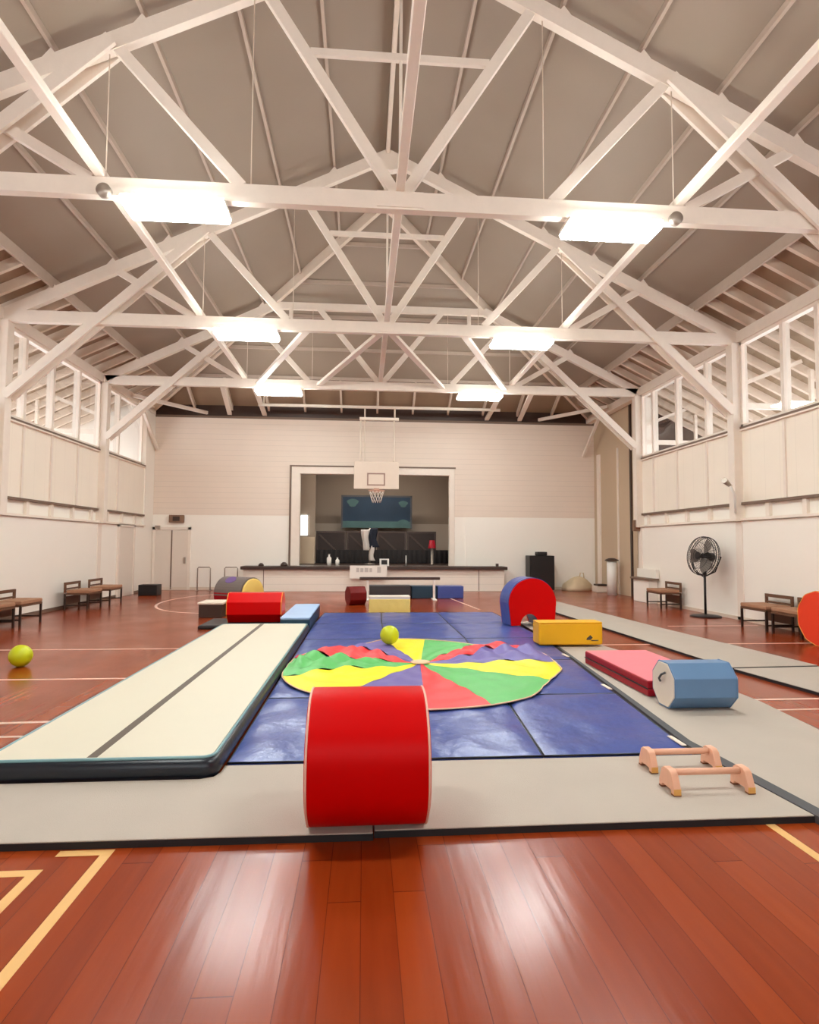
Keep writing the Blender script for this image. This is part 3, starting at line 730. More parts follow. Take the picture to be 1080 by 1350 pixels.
# ------------------------------------------------------------------ mats on the floor
def mat_piece(poly, label, h=.04, group=None, name='roll_mat'):
    cx = sum(p[0] for p in poly) / len(poly); cy = sum(p[1] for p in poly) / len(poly)
    t = thing(name, label, 'mat', (cx, cy, 0), group)
    MB().prism(poly, .001, h * .8).build('underside', 'rubber', t)
    def ins(p): return (p[0] + (cx - p[0]) * .002, p[1] + (cy - p[1]) * .002)
    MB().prism([ins(p) for p in poly], h * .8, h).build('carpet_top', 'greymat', t, bevel=.004, seg=2)
    return t
G1 = 'grey carpeted roll mats'
mat_piece([(-4.2, 3.02), (.06, 2.985), (.06, 3.93), (-.868, 3.93), (-.868, 3.82), (-.895, 3.75), (-.97, 3.718), (-4.2, 3.718)], 'long pale grey roll mat across the front, left of the big red barrel', group=G1)
mat_piece([(.065, 3.01), (2.38, 3.02), (2.295, 3.93), (.065, 3.93)], 'pale grey roll mat across the front, right of the red barrel, under wooden bars', group=G1)
r1 = mat_piece([(2.475, 2.95), (3.35, 2.95), (3.62, 5.2), (3.62, 7.0), (3.36, 8.35), (2.75, 8.35), (2.49, 5.4), (2.375, 4.2)], 'pale grey roll mat on the right under the pink mat and blue roller', group=G1)
mat_piece([(2.77, 8.36), (3.35, 8.36), (3.32, 10.9), (2.85, 10.9)], 'pale grey roll mat under the yellow block and arch', group=G1)
m = MB(); m.prism([(2.385, 2.95), (2.47, 2.95), (2.372, 4.2), (2.485, 5.4), (2.745, 8.34), (2.715, 8.34), (2.43, 5.4), (2.305, 4.2), (2.30, 3.95)], .001, .043)
tag(m.build('joining_strip', 'velcro', loc=(2.4, 3.5, 0)), 'dark grey joining strip between the front mat and the right mat', 'strip')
mat_piece([(4.50, 4.9), (5.62, 4.9), (5.42, 6.68), (4.28, 6.62)], 'narrow pale grey runner mat at the far right, nearer piece', group=G1)
mat_piece([(4.27, 6.68), (5.41, 6.74), (5.12, 10.0), (4.87, 14.7), (3.95, 14.7), (4.1, 11.5)], 'long narrow pale grey runner mat at the far right, farther piece', group=G1)

# blue crash mats: rows x columns, edges skewed slightly as laid
xl = lambda y: -.862 if y < 10.6 else -.862 + (y - 10.6) * .04
xr = lambda y: 2.25 + (y - 3.95) * .098 if y < 8.9 else 2.735 - (y - 8.9) * .01
rows_y = [3.95, 5.55, 7.2, 8.9, 10.6, 12.3]
ROWN = ['front', 'second', 'third', 'fourth', 'back']
rr = random.Random(5)
for i in range(5):
    for j in range(3):
        y0, y1 = rows_y[i], rows_y[i + 1]
        N = 16
        m = MB(); vs = []
        sx, sy = rr.uniform(0, 9), rr.uniform(0, 9)
        for a in range(N + 1):
            for b in range(N + 1):
                u = a / N; v = b / N; y = y0 + .006 + (y1 - y0 - .012) * v
                X0 = xl(y) + (xr(y) - xl(y)) * (j / 3); X1 = xl(y) + (xr(y) - xl(y)) * ((j + 1) / 3)
                x = X0 + .006 + (X1 - X0 - .012) * u
                e = min(u, 1 - u, v, 1 - v); edge = min(1, e / .07)
                bump = .004 * math.sin(x * 9 + y * 5 + sx) + .004 * math.sin(x * 4.0 - y * 11 + sy) + .003 * math.sin(17 * x + 6 * y + sx)
                z = .052 + edge * (.006 + bump)
                if e == 0: z = .045
                vs.append((x, y, z))
        fs = [(a * (N + 1) + b, (a + 1) * (N + 1) + b, (a + 1) * (N + 1) + b + 1, a * (N + 1) + b + 1) for a in range(N) for b in range(N)]
        m.add(vs, fs, 0, True)
        cs = [vs[0], vs[N * (N + 1)], vs[-1], vs[N]]
        m.add([(p[0], p[1], .002) for p in cs] + [(p[0], p[1], .046) for p in cs], [(3, 2, 1, 0), (0, 1, 5, 4), (1, 2, 6, 5), (2, 3, 7, 6), (3, 0, 4, 7)], 0)
        col = ['left', 'centre', 'right'][j]
        t = thing('blue_mat', 'blue vinyl floor mat, %s row counted from the viewer, %s column' % (ROWN[i], col), 'mat', ((cs[0][0] + cs[1][0]) / 2, (y0 + y1) / 2, 0), 'blue vinyl mats of the central square')
        m.build('vinyl_cover', 'blue', t)
        m = MB(); m.tube([(p[0], p[1], .044) for p in cs], .007, 6, closed=True); m.build('seam_piping', 'navy', t)
        if j == 2:
            m = MB(); x = xr(y0 + .5); m.box(x - .075, x - .04, y0 + .10, y0 + .30, .0575, .0645); m.build('maker_label', 'cream', t)

# ------------------------------------------------------------------ air track
t = thing('air_track', 'long cream inflatable air track with navy sides along the left', 'air track', (-1.57, 6.7, 0))
AX0, AX1, AY0, AY1 = -2.27, -.885, 3.745, 9.85
def rrect(x0, x1, y0, y1, r_, n=6):
    p = []
    for cx, cy, a0 in ((x1 - r_, y0 + r_, -90), (x1 - r_, y1 - r_, 0), (x0 + r_, y1 - r_, 90), (x0 + r_, y0 + r_, 180)):
        for k in range(n + 1):
            a = R(a0 + 90 * k / n); p.append((cx + r_ * math.cos(a), cy + r_ * math.sin(a)))
    return p
m = MB(); rings = []
for ins, z in ((.02, .004), (.0, .03), (-.022, .075), (-.01, .12), (.012, .148)):
    rings.append([(x, y, z) for x, y in rrect(AX0 + ins, AX1 - ins, AY0 + ins, AY1 - ins, .09 - ins * .5)])
n = len(rings[0]); vs = [p for r_ in rings for p in r_]
fs = [(i * n + j, i * n + (j + 1) % n, (i + 1) * n + (j + 1) % n, (i + 1) * n + j) for i in range(len(rings) - 1) for j in range(n)]
m.add(vs, fs, 0, True); m.add(rings[0], [tuple(reversed(range(n)))], 0); m.add(rings[-1], [tuple(range(n))], 0)
m.build('side_wall', 'navy', t)
m = MB(); m.tube([(x, y, .150) for x, y in rrect(AX0 + .018, AX1 - .018, AY0 + .018, AY1 - .018, .08)], .011, 6, closed=True); m.build('edge_tape', 'tealedge', t)
MB().prism(rrect(AX0 + .03, AX1 - .03, AY0 + .03, AY1 - .03, .07), .146, .156).build('top_surface', 'track', t)
MB().box(-1.655, -1.595, AY0 + .04, AY1 - .03, .1562, .1575).build('centre_stripe', 'stripe', t)

# ------------------------------------------------------------------ foam shapes
def octa(r_, phase=22.5, n=8): return [(r_ * math.cos(R(phase + 360 * k / n)), r_ * math.sin(R(phase + 360 * k / n))) for k in range(n)]
def foam_roller(name, label, cat, x0, x1, yc, zb, D, n, mat, capmat, pipemat, bev, rot=0, capname='end_cap', phase=None, group=None, handle=None):
    """prism lying along X with rounded facets, padded end caps and piping"""
    r_ = D / 2 / math.cos(PI / n); zc = zb + D / 2
    xm = (x0 + x1) / 2
    t = thing(name, label, cat, (xm, yc, zb), group)
    ph = (180 / n) if phase is None else phase
    def rounded(rad_, rr0):
        pl = [Vector(p) for p in octa(rad_, ph, n)]; out = []
        for k in range(n):
            a, b_, c_ = pl[k - 1], pl[k], pl[(k + 1) % n]
            u0 = b_ + (a - b_).normalized() * rr0; u1 = b_ + (c_ - b_).normalized() * rr0
            for i in range(7):
                q = i / 6; out.append(u0 * (1 - q) ** 2 + b_ * 2 * q * (1 - q) + u1 * q ** 2)
        return [(p.x, p.y) for p in out]
    m = MB(); m.prism([(yc + a, zc + b) for a, b in rounded(r_, bev)], x0 + .004, x1 - .004, axis='x')
    o = m.build('body', mat, t)
    for p in o.data.polygons: p.use_smooth = True
    bv = o.modifiers.new('bevel', 'BEVEL'); bv.width = .012; bv.segments = 3; bv.limit_method = 'ANGLE'; bv.angle_limit = R(50)
    w_ = o.modifiers.new('wn', 'WEIGHTED_NORMAL'); w_.keep_sharp = True
    poly2 = rounded(r_ * .955, bev)
    for x, s in ((x0, -1), (x1, 1)):
        m = MB(); m.prism([(yc + a, zc + b) for a, b in poly2], min(x - s * .01, x + s * .006), max(x - s * .01, x + s * .006), axis='x')
        m.build(capname, capmat, t, bevel=.005)
        m = MB()
        pp = []
        for v in rounded(r_ * .992, bev): pp.append((x - s * .004, yc + v[0], zc + v[1]))
        m.tube(pp, .006, 6, closed=True); m.build('piping', pipemat, t)
    if rot:
        t.rotation_euler = (0, 0, rot)
    return t, zc
foam_roller('foam_barrel', 'big bright red foam barrel at the front edge of the grey mats', 'foam barrel', -.262, .322, 3.13, .047, .652, 8, 'red', 'red', 'piping', .11)
t, zc = foam_roller('foam_roller', 'light blue octagonal foam roller with cream end on the right mat', 'foam roller', 2.64, 3.2, 5.09, .047, .385, 8, 'ltblue', 'cream', 'ltblue', .008)
m = MB(); m.tube([(2.625, 5.12, zc + .02), (2.60, 5.09, zc + .05), (2.60, 5.05, zc + .09), (2.628, 5.03, zc + .11)], .010, 6); m.build('handle_strap', 'charcoal', t)
foam_roller('foam_roller', 'red faceted foam roller with orange piping beyond the air track', 'foam roller', -2.36, -1.42, 10.75, .076, .51, 8, 'red', 'orange', 'orangepipe', .008)
foam_roller('foam_barrel', 'orange-red foam barrel cut off by the right edge, beside the chairs', 'foam barrel', 6.62, 7.2, 8.24, .007, .78, 10, 'orange', 'orange', 'orangepipe', .05)
t, zc = foam_roller('foam_roller', 'small dark red foam roller standing end-on before the balance beam', 'foam roller', -.38, .02, 14.4, .002, 0.43, 8, 'maroon', 'maroon', 'maroon', .02, rot=R(20))
# grey / dark red roller behind the red one
t = thing('foam_barrel', 'round grey and purple foam barrel with cream face behind the red roller', 'foam barrel', (-2.7, 13.2, 0))
yc, zc, rad = 13.2, .37, .36
def halfcyl(a0, a1, x0, x1, name, mat, par):
    m = MB(); p = [(yc, zc)] + [(yc + rad * math.cos(R(a)), zc + rad * math.sin(R(a))) for a in [a0 + (a1 - a0) * k / 18 for k in range(19)]]
    m.prism(p, x0, x1, axis='x'); return m.build(name, mat, par)
halfcyl(-5, 185, -3.08, -2.32, 'upper_half', 'greyv', t); halfcyl(175, 365, -3.08, -2.32, 'lower_half', 'reddark', t)
m = MB(); m.lathe([(0, -2.31), (.335, -2.31), (.335, -2.29), (.30, -2.28), (0, -2.28)], 28, (0, yc, zc), axis='x'); m.build('end_face', 'yellow2', t)
m = MB(); m.prism([(-2.75 + .14 * math.cos(a), .0 + .10 * math.sin(a)) for a in [2 * PI * k / 12 for k in range(12)]], -.004, .004)
o = m; o.v = [Vector((v.x, yc - .2 + (v.y) * .8, zc + rad * .84 + v.y * .62 + v.z + .0)) for v in o.v]; m.build('purple_patch', 'purple', t)
t.rotation_euler = (0, 0, R(-32))

# low black platform behind the air track, and a small grey block on it
t = thing('low_platform', 'low black platform under the red faceted roller', 'platform', (-2.08, 10.9, 0))
MB().box(-2.78, -1.38, 10.3, 11.3, .002, .055).build('base', 'black', t, bevel=.01)
MB().box(-2.76, -1.40, 10.32, 11.28, .055, .068).build('top_pad', 'charcoal', t, bevel=.004)
t = thing('step_block', 'small grey-topped step left of the red faceted roller', 'step', (-2.95, 12.2, 0))
MB().box(-3.2, -2.75, 11.9, 12.5, .002, .26).build('body', 'darkwood', t, bevel=.01)
MB().box(-3.22, -2.73, 11.88, 12.52, .26, .30).build('top', 'cream', t, bevel=.008)

def foam_block(name, label, cat, x0, x1, y0, y1, z0, z1, mat, topmat=None, rot=0, bev=.02, topf=.82, group=None):
    t = thing(name, label, cat, ((x0 + x1) / 2, (y0 + y1) / 2, z0), group)
    if topmat:
        zt = z0 + (z1 - z0) * topf
        MB().box(x0, x1, y0, y1, z0, zt).build('body', mat, t, bevel=bev, seg=3)
        MB().box(x0 + .004, x1 - .004, y0 + .004, y1 - .004, zt - .015, z1).build('top_cover', topmat, t, bevel=bev, seg=3)
    else:
        MB().box(x0, x1, y0, y1, z0, z1).build('body', mat, t, bevel=bev, seg=3)
    zz = z1 - .006
    m = MB(); m.tube([(x, y, zz) for x, y in rrect(x0 + .004, x1 - .004, y0 + .004, y1 - .004, max(.02, bev))], .006, 6, closed=True); m.build('top_piping', topmat or mat, t)
    t.rotation_euler = (0, 0, rot)
    return t
foam_block('foam_block', 'pale blue topped navy foam block beyond the right corner of the air track', 'foam block', -1.36, -.875, 9.92, 12.2, .002, .24, 'teal', 'paleblue', topf=.9)
t = foam_block('foam_block', 'bright yellow foam block with small dark logo on the right mat', 'foam block', 2.43, 3.34, 8.1, 8.42, .066, .38, 'yellow', 'yellow', topf=.97, bev=.03)
m = MB(); m.prism([(3.10, .14), (3.16, .14), (3.19, .17), (3.155, .205), (3.13, .18), (3.11, .165)], 8.094, 8.1015, axis='y'); m.prism([(3.17, .125), (3.27, .125), (3.27, .137), (3.17, .137)], 8.094, 8.1015, axis='y'); m.build('logo', 'charcoal', t)
foam_block('foam_block', 'cream topped pale gold foam block at the far edge of the blue mats', 'foam block', .12, .98, 12.36, 12.75, .002, .37, 'yellow2', 'cream', topf=.86, bev=.02)
foam_block('foam_block', 'charcoal foam block under the left half of the balance beam', 'foam block', .16, 1.28, 15.95, 16.45, .002, .34, 'charcoal', bev=.02)
foam_block('foam_block', 'dark teal foam block under the right half of the balance beam', 'foam block', 1.3, 1.97, 15.9, 16.4, .002, .33, 'teal', bev=.02)
foam_block('foam_block', 'medium blue foam block right of the balance beam', 'foam block', 1.99, 2.7, 15.9, 16.4, .002, .33, 'blue', bev=.02)
# balance beam
t = thing('balance_beam', 'low balance beam with dark top and white legs before the stage', 'balance beam', (.95, 15.5, 0))
MB().box(-.1, 2.0, 15.44, 15.56, .53, .60).build('beam', 'darkwood', t, bevel=.01)
for x in (.08, 1.82):
    m = MB(); m.box(x, x + .06, 15.47, 15.53, .04, .53); m.box(x - .02, x + .08, 15.25, 15.75, .002, .04); m.build('leg', 'white', t, bevel=.006, seg=1)

# folded pink mat: two layers
t = thing('folded_mat', 'coral pink folded mat with crimson sides behind the blue roller', 'mat', (3.0, 6.2, .042))
px0, px1, py0, py1 = 2.66, 3.42, 5.42, 7.0
for z0, z1 in ((.043, .112), (.115, .185)):
    MB().box(px0, px1, py0, py1, z0, z1).build('layer', 'reddark', t, bevel=.012, seg=3)
MB().box(px0 + .008, px1 - .008, py0 + .008, py1 - .008, .183, .192).build('top_cover', 'pink', t, bevel=.004)
for z in (.113,):
    m = MB(); m.tube([(px0 - .002, py0, z), (px0 - .002, py1, z)], .006, 6); m.build('zip', 'black', t)

# arch: half barrel with a tunnel
t = thing('foam_arch', 'red faced foam arch with blue curved back standing on the right mats', 'foam arch', (2.9, 10.4, .045))
outer = []; 
Ro = .44
for k in range(25):
    a = R(180 * k / 24); outer.append((Ro * math.cos(a), .066 + .38 + Ro * math.sin(a)))
outline = [(Ro * .93, .066)] + outer + [(-Ro * .9, .066)]
inner = [(.17 * math.cos(R(a)) - .06, .066 + .20 * math.sin(R(a))) for a in range(180, -1, -15)]
full = outline + inner
def arch_solid(y0, y1, k=1.0, mi=0):
    m = MB(); m.prism([(2.9 + x * k, z if z < .07 else .066 + (z - .066) * k) for x, z in full], y0, y1, axis='y'); return m
arch_solid(10.16, 10.58).build('body', 'blue', t)
arch_solid(10.13, 10.16, .985).build('front_face', 'red', t)
arch_solid(10.58, 10.61, .985).build('rear_face', 'red', t)
t.rotation_euler = (0, 0, R(7))

# ------------------------------------------------------------------ parachute
t = thing('play_parachute', 'rainbow play parachute spread crumpled over the blue mats', 'parachute', (.66, 6.85, .06))
PC = (.66, 6.85)
bound = [102, 82.5, 56, 33, 3, -33, -75, -94, -124, -160, -195, -233, -258]
colr = [0, 1, 2, 3] * 3
edge = [(102, 1.83), (95, 1.86), (82.5, 1.78), (70, 1.68), (56, 1.55), (45, 1.72), (35, 1.82), (20, 1.72), (8, 1.62), (-4, 1.58), (-12, 1.58), (-22, 1.52), (-33, 1.5), (-45, 1.55), (-60, 1.72), (-75, 1.80), (-94, 1.86), (-110, 1.75), (-124, 1.70), (-140, 1.66), (-150, 1.62), (-160, 1.58), (-175, 1.50), (-188, 1.50), (-200, 1.54), (-212, 1.55), (-225, 1.45), (-240, 1.50), (-250, 1.62), (-258, 1.83)]
def er(a):
    for (a0, r0), (a1, r1_) in zip(edge[:-1], edge[1:]):
        if a1 <= a <= a0: return r0 + (r1_ - r0) * (a0 - a) / (a0 - a1)
    return 1.6
NR = 26; SA = 9
for k in range(12):
    a0, a1 = bound[k], bound[k + 1]
    vs = []
    for i in range(NR + 1):
        q = i / NR
        for j in range(SA + 1):
            a = a0 + (a1 - a0) * j / SA; rad_ = er(a) * q
            x = PC[0] + rad_ * math.cos(R(a)); y = PC[1] + rad_ * math.sin(R(a))
            amp = .010 + .05 * (math.exp(-((a + 185) / 28) ** 2) + math.exp(-((a - 30) / 22) ** 2) + .7 * math.exp(-((a + 225) / 18) ** 2)) * min(1, q * 1.6)
            wv = math.sin(rad_ * 17 + 2.5 * math.sin(R(a) * 5) + k) * .6 + math.sin(R(a) * 24 + rad_ * 6) * .5
            z = .072 + amp * (1.1 + wv) * min(1, q * 3) + (.045 if i == NR else 0) * 0 + .03 * math.exp(-(q / .08) ** 2)
            if i >= NR - 1: z = .070 + .3 * (z - .070)
            vs.append((x, y, z))
    w_ = SA + 1
    vs2 = [(x, y, z - .004) for x, y, z in vs]
    nV = len(vs)
    fs = [(i * w_ + j, i * w_ + j + 1, (i + 1) * w_ + j + 1, (i + 1) * w_ + j) for i in range(NR) for j in range(SA)]
    m = MB(); m.add(vs, fs, 0, True); m.add(vs2, [tuple(reversed(f)) for f in fs], 0, True)
    o = m.build('panel', ['silk_y', 'silk_g', 'silk_r', 'silk_p'][colr[k]], t)
    o['label'] = ['yellow', 'green', 'red', 'violet-blue'][colr[k]] + ' nylon panel'
hp = []
for k in range(120):
    a = 102 - 3 * k; r_ = er(max(a, -258)) + .008
    hp.append((PC[0] + r_ * math.cos(R(a)), PC[1] + r_ * math.sin(R(a)), .078))
MB().tube(hp, .007, 6, closed=True).build('hem', 'hem', t)
m = MB(); m.lathe([(.11, .092), (.11, .10), (.05, .112), (0, .114)], 18, (PC[0], PC[1], .01)); m.build('centre_ring', 'hem', t)

def ball(label, x, y, z, r_):
    m = MB(); m.lathe([(r_ * math.sin(PI * k / 18), -r_ * math.cos(PI * k / 18)) for k in range(19)], 32, (x, y, z + r_))
    o = m.build('ball', 'ball', loc=(x, y, z)); tag(o, label, 'ball', 'lime green play balls')
    m = MB(); m.tube([(x + (r_ + .0005) * math.cos(a), y + .0, z + r_ + (r_ + .0005) * math.sin(a)) for a in [2 * PI * k / 32 for k in range(32)]], .0025, 4, closed=True)
    m.build('seam', 'ball', o)
    return o
ball('lime green ball resting on the yellow panel of the parachute', .36, 8.1, .10, .125)
ball('lime green ball alone on the wooden floor at the left', -4.0, 7.35, 0, .125)

# ------------------------------------------------------------------ parallettes
def parallette(x0, x1, y, label):
    t = thing('parallette', label, 'parallette bar', ((x0 + x1) / 2, y, .041), 'pair of wooden parallettes')
    for x in (x0, x1):
        pr = [(-.085, 0), (-.055, 0), (-.045, .018), (.045, .018), (.055, 0), (.085, 0), (.085, .035), (.055, .105), (.03, .122), (-.03, .122), (-.055, .105), (-.085, .035)]
        m = MB(); m.prism([(y + a, .048 + b) for a, b in pr], x - .022, x + .022, axis='x'); f = m.build('foot', 'beech', t, bevel=.005)
        m = MB(); m.box(x - .021, x + .021, y - .0862, y - .052, .047, .08); m.build('plywood_toe', 'pine', f)
        m = MB()
        for s in (-1, 1): m.box(x - .022, x + .022, y + s * .07 - .016, y + s * .07 + .016, .0415, .049)
        m.build('rubber_pad', 'rubfoot', f)
    m = MB(); m.tube([(x0 - .02, y, .145), (x1 + .02, y, .145)], .019, 14); m.build('grip_bar', 'beech', t)
    return t
parallette(1.81, 2.225, 3.70, 'farther low wooden parallette bar on the front mat by the blue mats')
parallette(1.775, 2.215, 3.37, 'nearer low wooden parallette bar on the front mat, closest to the viewer')

# ------------------------------------------------------------------ chairs along the walls
def make_chair(label):
    """local frame: back towards +X, width along Y, origin at floor centre"""
    t = thing('low_chair', label, 'chair', (0, 0, 0), 'low padded chairs along the walls')
    W2 = .345
    m = MB(); m.box(-.26, .2, -W2, W2, .37, .44); m.build('seat', 'chairseat', t, bevel=.02, seg=3)
    m = MB(); m.box(-.26, .24, -W2 + .01, W2 - .01, .335, .37); m.build('seat_frame', 'chairwood', t)
    m = MB(); m.box(.215, .25, -W2, W2, .545, .60); m.box(.215, .25, -W2, -W2 + .045, .38, .545); m.box(.215, .25, W2 - .045, W2, .38, .545)
    m.box(.22, .245, -W2 + .045, W2 - .045, .44, .475); m.build('backrest', 'chairwood', t)
    for a, b in ((-.24, -W2 + .02), (-.24, W2 - .02), (.23, -W2 + .02), (.23, W2 - .02)):
        m = MB(); m.box(a - .016, a + .016, b - .016, b + .016, .001, .36); m.build('leg', 'chairleg', t)
    for b in (-W2 + .02, W2 - .02):
        m = MB(); m.box(-.24, .23, b - .01, b + .01, .1, .125); m.build('stretcher', 'chairleg', t)
    m = MB(); m.box(.222, .24, -W2 + .03, W2 - .03, .12, .30); m.build('underseat_shadow', 'chairwood', t)  # dark board standing in for the shadow beneath the seat
    return t
ch = make_chair('brown low padded chair alone beside the pedestal fan, towards the stage')
ch.location = (7.05, 13.5, 0)
dup(ch, (7.05, 9.93, 0), 0, 'brown low padded chair right of the fan, first of the pair at the right wall')
dup(ch, (7.05, 9.12, 0), 0, 'brown low padded chair next to the orange barrel at the right wall')
dup(ch, (-6.14, 14.72, 0), PI, 'brown low padded chair at the left wall, nearest to the stage')
dup(ch, (-6.14, 13.6, 0), PI, 'brown low padded chair at the left wall, second from the stage')
dup(ch, (-6.14, 11.1, 0), PI, 'brown low padded chair at the left wall, third from the stage')
dup(ch, (-6.14, 10.25, 0), PI, 'brown low padded chair cut off by the left edge of the photo')

# wall bench at far right
t = thing('wall_bench', 'low cream wall bench with dark seat below the right sign box', 'bench', (7.27, 14.8, 0))
MB().box(7.1, 7.38, 14.35, 15.38, .58, .63).build('seat', 'trimdark', t, bevel=.006, seg=1)
MB().box(7.3, 7.38, 14.35, 15.38, .63, .85).build('backboard', 'wall', t)
MB().box(7.16, 7.38, 14.45, 15.3, .005, .58).build('base', 'wall', t)

# ------------------------------------------------------------------ pedestal fan
FX, FY = 7.02, 11.75
t = thing('pedestal_fan', 'tall black pedestal fan standing against the right wall', 'fan', (FX, FY, 0))
m = MB(); m.lathe([(0, .002), (.30, .002), (.30, .02), (.26, .035), (.05, .06), (0, .06)], 30, (FX, FY, 0)); m.build('base', 'fan', t)
m = MB(); m.tube([(FX, FY, .04), (FX, FY, .9)], .024, 12); m.build('pole', 'fan', t)
m = MB(); m.tube([(FX, FY, .8), (FX, FY, 1.22)], .017, 12); m.lathe([(.03, .86), (.036, .87), (.036, .93), (.03, .94)], 14, (FX, FY, 0)); m.build('upper_pole', 'fan', t)
HC = Vector((FX, FY, 1.24)); ax = Vector((-.97, -.16, .12)).normalized()
u = ax.cross(Vector((0, 0, 1))).normalized(); v = u.cross(ax).normalized()
def fp(r_, a, d): return HC + u * (r_ * math.cos(a)) + v * (r_ * math.sin(a)) + ax * d
RF = .40
m = MB()
for rr_, d in ((RF, .06), (RF, .0), (RF * .97, .1), (RF * .66, .14), (RF * .33, .16), (RF * .97, -.04), (RF * .6, -.09)):
    m.tube([fp(rr_, 2 * PI * k / 36, d) for k in range(36)], .0075 if rr_ > .37 else .004, 6, closed=True)
for k in range(40):
    a = 2 * PI * k / 40
    m.tube([fp(.06, a + .3, .165), fp(RF * .6, a + .08, .148), fp(RF * .93, a, .11), fp(RF, a, .06)], .0028, 4)
    m.tube([fp(RF, a, .0), fp(RF * .93, a, -.05), fp(.1, a, -.1)], .0028, 4)
m.build('cage', 'fan', t)
m = MB()
m.tube([HC + ax * .155, HC + ax * .172], .07, 20); m.build('badge', 'fan', t)
for k in range(3):
    a0 = 2 * PI * k / 3; m = MB(); P = []
    for i in range(7):
        q = i / 6; r_ = .06 + .30 * q; wd = .34 + .28 * math.sin(q * PI * .8)
        for s in (-1, 1):
            P.append(fp(r_, a0 + s * wd * (1.3 - .6 * q), .045 + s * .03))
    m.add(P, [(2 * i, 2 * i + 1, 2 * i + 3, 2 * i + 2) for i in range(6)], 0, True)
    P2 = [p + ax * .004 for p in P]; m.add(P2, [(2 * i + 2, 2 * i + 3, 2 * i + 1, 2 * i) for i in range(6)], 0, True)
    m.build('blade', 'blade', t)
m = MB(); m.tube([HC - ax * .22, HC - ax * .2, HC - ax * .06, HC + ax * .07], [.05, .085, .095, .05], 18); m.build('motor', 'black', t)
m = MB()
m.tube([fp(.43, PI * 1.0, -.03), fp(.43, PI * 1.25, -.03), fp(.43, PI * 1.5, -.03), fp(.43, PI * 1.75, -.03), fp(.43, 2 * PI, -.03)], .011, 8)
m.build('yoke', 'fan', t)

# ------------------------------------------------------------------ things by the back wall
t = thing('loudspeaker', 'large black loudspeaker cabinet against the back wall right of the stage', 'loudspeaker', (5.65, 18.6, 0))
m = MB(); m.box(5.22, 6.02, 18.35, 18.85, .04, 1.12); m.build('cabinet', 'black', t, bevel=.015)
m = MB(); m.box(5.28, 5.96, 18.335, 18.35, .1, 1.05); m.build('grille', 'black', t)
m = MB(); m.box(5.5, 5.82, 18.45, 18.75, 1.12, 1.24); m.build('top_unit', 'black', t, bevel=.02)
for x in (5.3, 5.94):
    for y in (18.42, 18.78):
        MB().box(x - .03, x + .03, y - .03, y + .03, .001, .04).build('foot', 'rubber', t)
tag(foam_block('storage_box', 'black box on the floor against the wall left of the back door', 'box', -6.2, -5.7, 16.95, 17.35, .002, .30, 'black', bev=.01), 'black storage box on the floor by the left end of the back wall', 'box')
# crumpled canvas heap
m = MB(); rr = random.Random(2); NN = 22; vs = []
for i in range(9):
    q = i / 8; 
    for j in range(NN):
        a = 2 * PI * j / NN
        r_ = math.cos(q * PI / 2) ** .7 * (1 + .12 * math.sin(3 * a + 1) + .07 * math.sin(7 * a + i))
        vs.append((6.85 + .47 * r_ * math.cos(a) + .07 * q, 18.7 + .3 * r_ * math.sin(a), .004 + .46 * q ** .8 + .03 * math.sin(5 * a) * q * (1 - q)))
fs = [(i * NN + j, i * NN + (j + 1) % NN, (i + 1) * NN + (j + 1) % NN, (i + 1) * NN + j) for i in range(8) for j in range(NN)] + [tuple(reversed(range(NN)))]
m.add(vs, fs, 0, True)
t = thing('canvas_bag', 'slumped beige canvas bag on the floor right of the loudspeaker', 'bag', (6.85, 18.7, 0))
m.build('sack', 'bag', t)
m = MB(); m.tube([(6.95, 18.7, .42), (6.98, 18.7, .56), (7.08, 18.7, .56), (7.1, 18.7, .40)], .02, 8); m.build('handle', 'bag', t)
t = thing('floor_stand', 'slim white column with dark round lid near the tan wall', 'column', (7.3, 17.0, 0))
m = MB(); m.lathe([(0, .002), (.14, .002), (.14, 1.0), (0, 1.0)], 24, (7.3, 17.0, 0)); m.build('column_body', 'white', t)
m = MB(); m.lathe([(0, 1.0), (.2, 1.0), (.19, 1.03), (.08, 1.08), (0, 1.085)], 24, (7.3, 17.0, 0)); m.build('lid', 'darkwood', t)
t = thing('shoe_tray', 'small dark tray on the floor behind the white column', 'tray', (7.37, 18.1, 0))
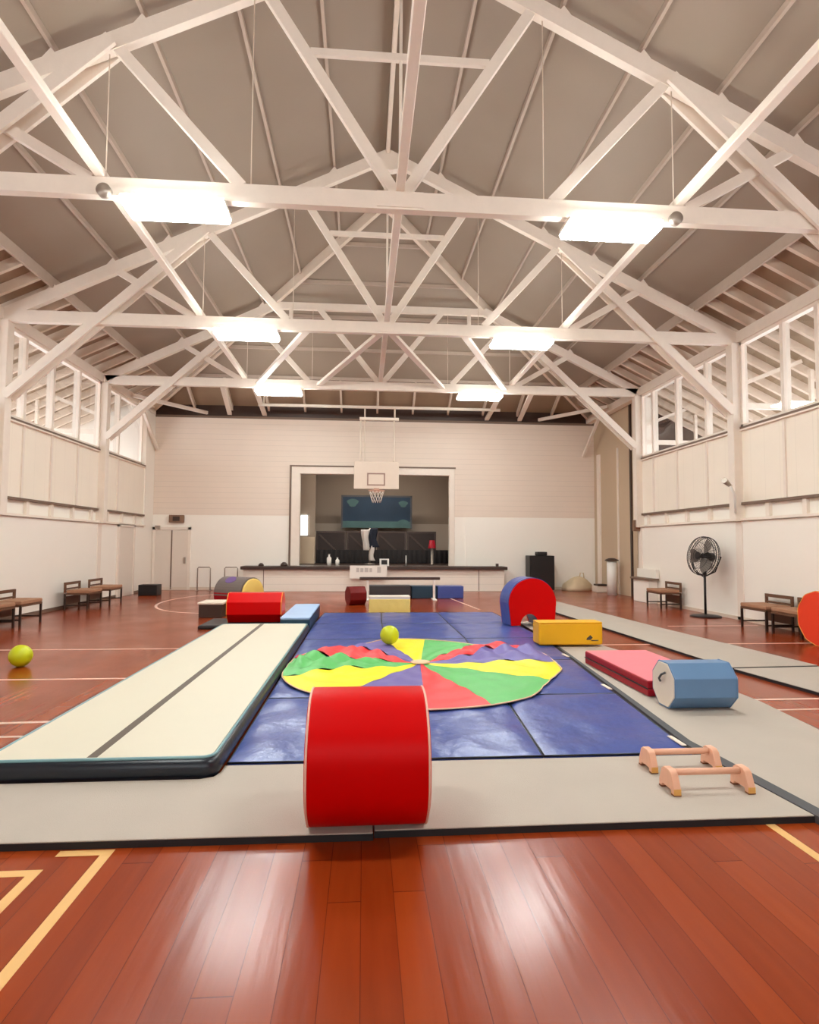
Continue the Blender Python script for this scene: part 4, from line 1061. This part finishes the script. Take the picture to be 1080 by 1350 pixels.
m = MB(); m.box(7.2, 7.55, 17.9, 18.3, .002, .2); m.build('crate', 'cream', t, bevel=.01); m = MB(); m.box(7.22, 7.53, 17.87, 18.2, .2, .25); m.build('tray_top', 'darkwood', t)
# metal hoops by the back wall
for x0, lab in ((-5.1, 'thin metal hoop frame by the back wall, left one beside the door'), (-4.28, 'thin metal hoop frame by the back wall, right one beside the stage')):
    t = thing('metal_hoop_frame', lab, 'frame', (x0 + .2, 18.75, 0), 'metal hoop frames by the back wall')
    m = MB(); m.tube([(x0, 18.75, .01), (x0, 18.75, .68), (x0 + .03, 18.75, .72), (x0 + .36, 18.75, .72), (x0 + .39, 18.75, .68), (x0 + .39, 18.75, .01)], .017, 8); m.build('hoop', 'steel', t)
    for x in (x0, x0 + .39):
        m = MB(); m.box(x - .03, x + .03, 18.6, 18.9, .001, .02); m.build('foot', 'steel', t)

# ------------------------------------------------------------------ world, camera
wd = bpy.data.worlds.new('sky'); SC.world = wd; wd.use_nodes = True
bg = wd.node_tree.nodes['Background']; bg.inputs['Color'].default_value = (.92, .94, 1.0, 1); bg.inputs['Strength'].default_value = 2.8

cam = bpy.data.cameras.new('camera'); co = bpy.data.objects.new('camera', cam); COL.objects.link(co); SC.camera = co
yaw, pitch, roll = R(4.4), R(3.15), R(.29)
fw = Vector((math.sin(yaw) * math.cos(pitch), math.cos(yaw) * math.cos(pitch), math.sin(pitch)))
rt = Vector((math.cos(yaw), -math.sin(yaw), 0)); up = rt.cross(fw)
RR = rt * math.cos(roll) + up * math.sin(roll); UU = up * math.cos(roll) - rt * math.sin(roll)
mt = Matrix((RR, UU, -fw)).transposed().to_4x4(); mt.translation = (0, 0, 1.45); co.matrix_world = mt
cam.sensor_fit = 'VERTICAL'; cam.sensor_height = 24; cam.lens = 780 / 1350 * 24
cam.clip_start = .05; cam.clip_end = 200

SC.view_settings.view_transform = 'Standard'; SC.view_settings.look = 'None'; SC.view_settings.gamma = 1
SC.view_settings.use_curve_mapping = False
SC.view_settings.exposure = 1.16
SC.cycles.use_denoising = True
SC.cycles.max_bounces = 12; SC.cycles.diffuse_bounces = 7; SC.cycles.transparent_max_bounces = 12
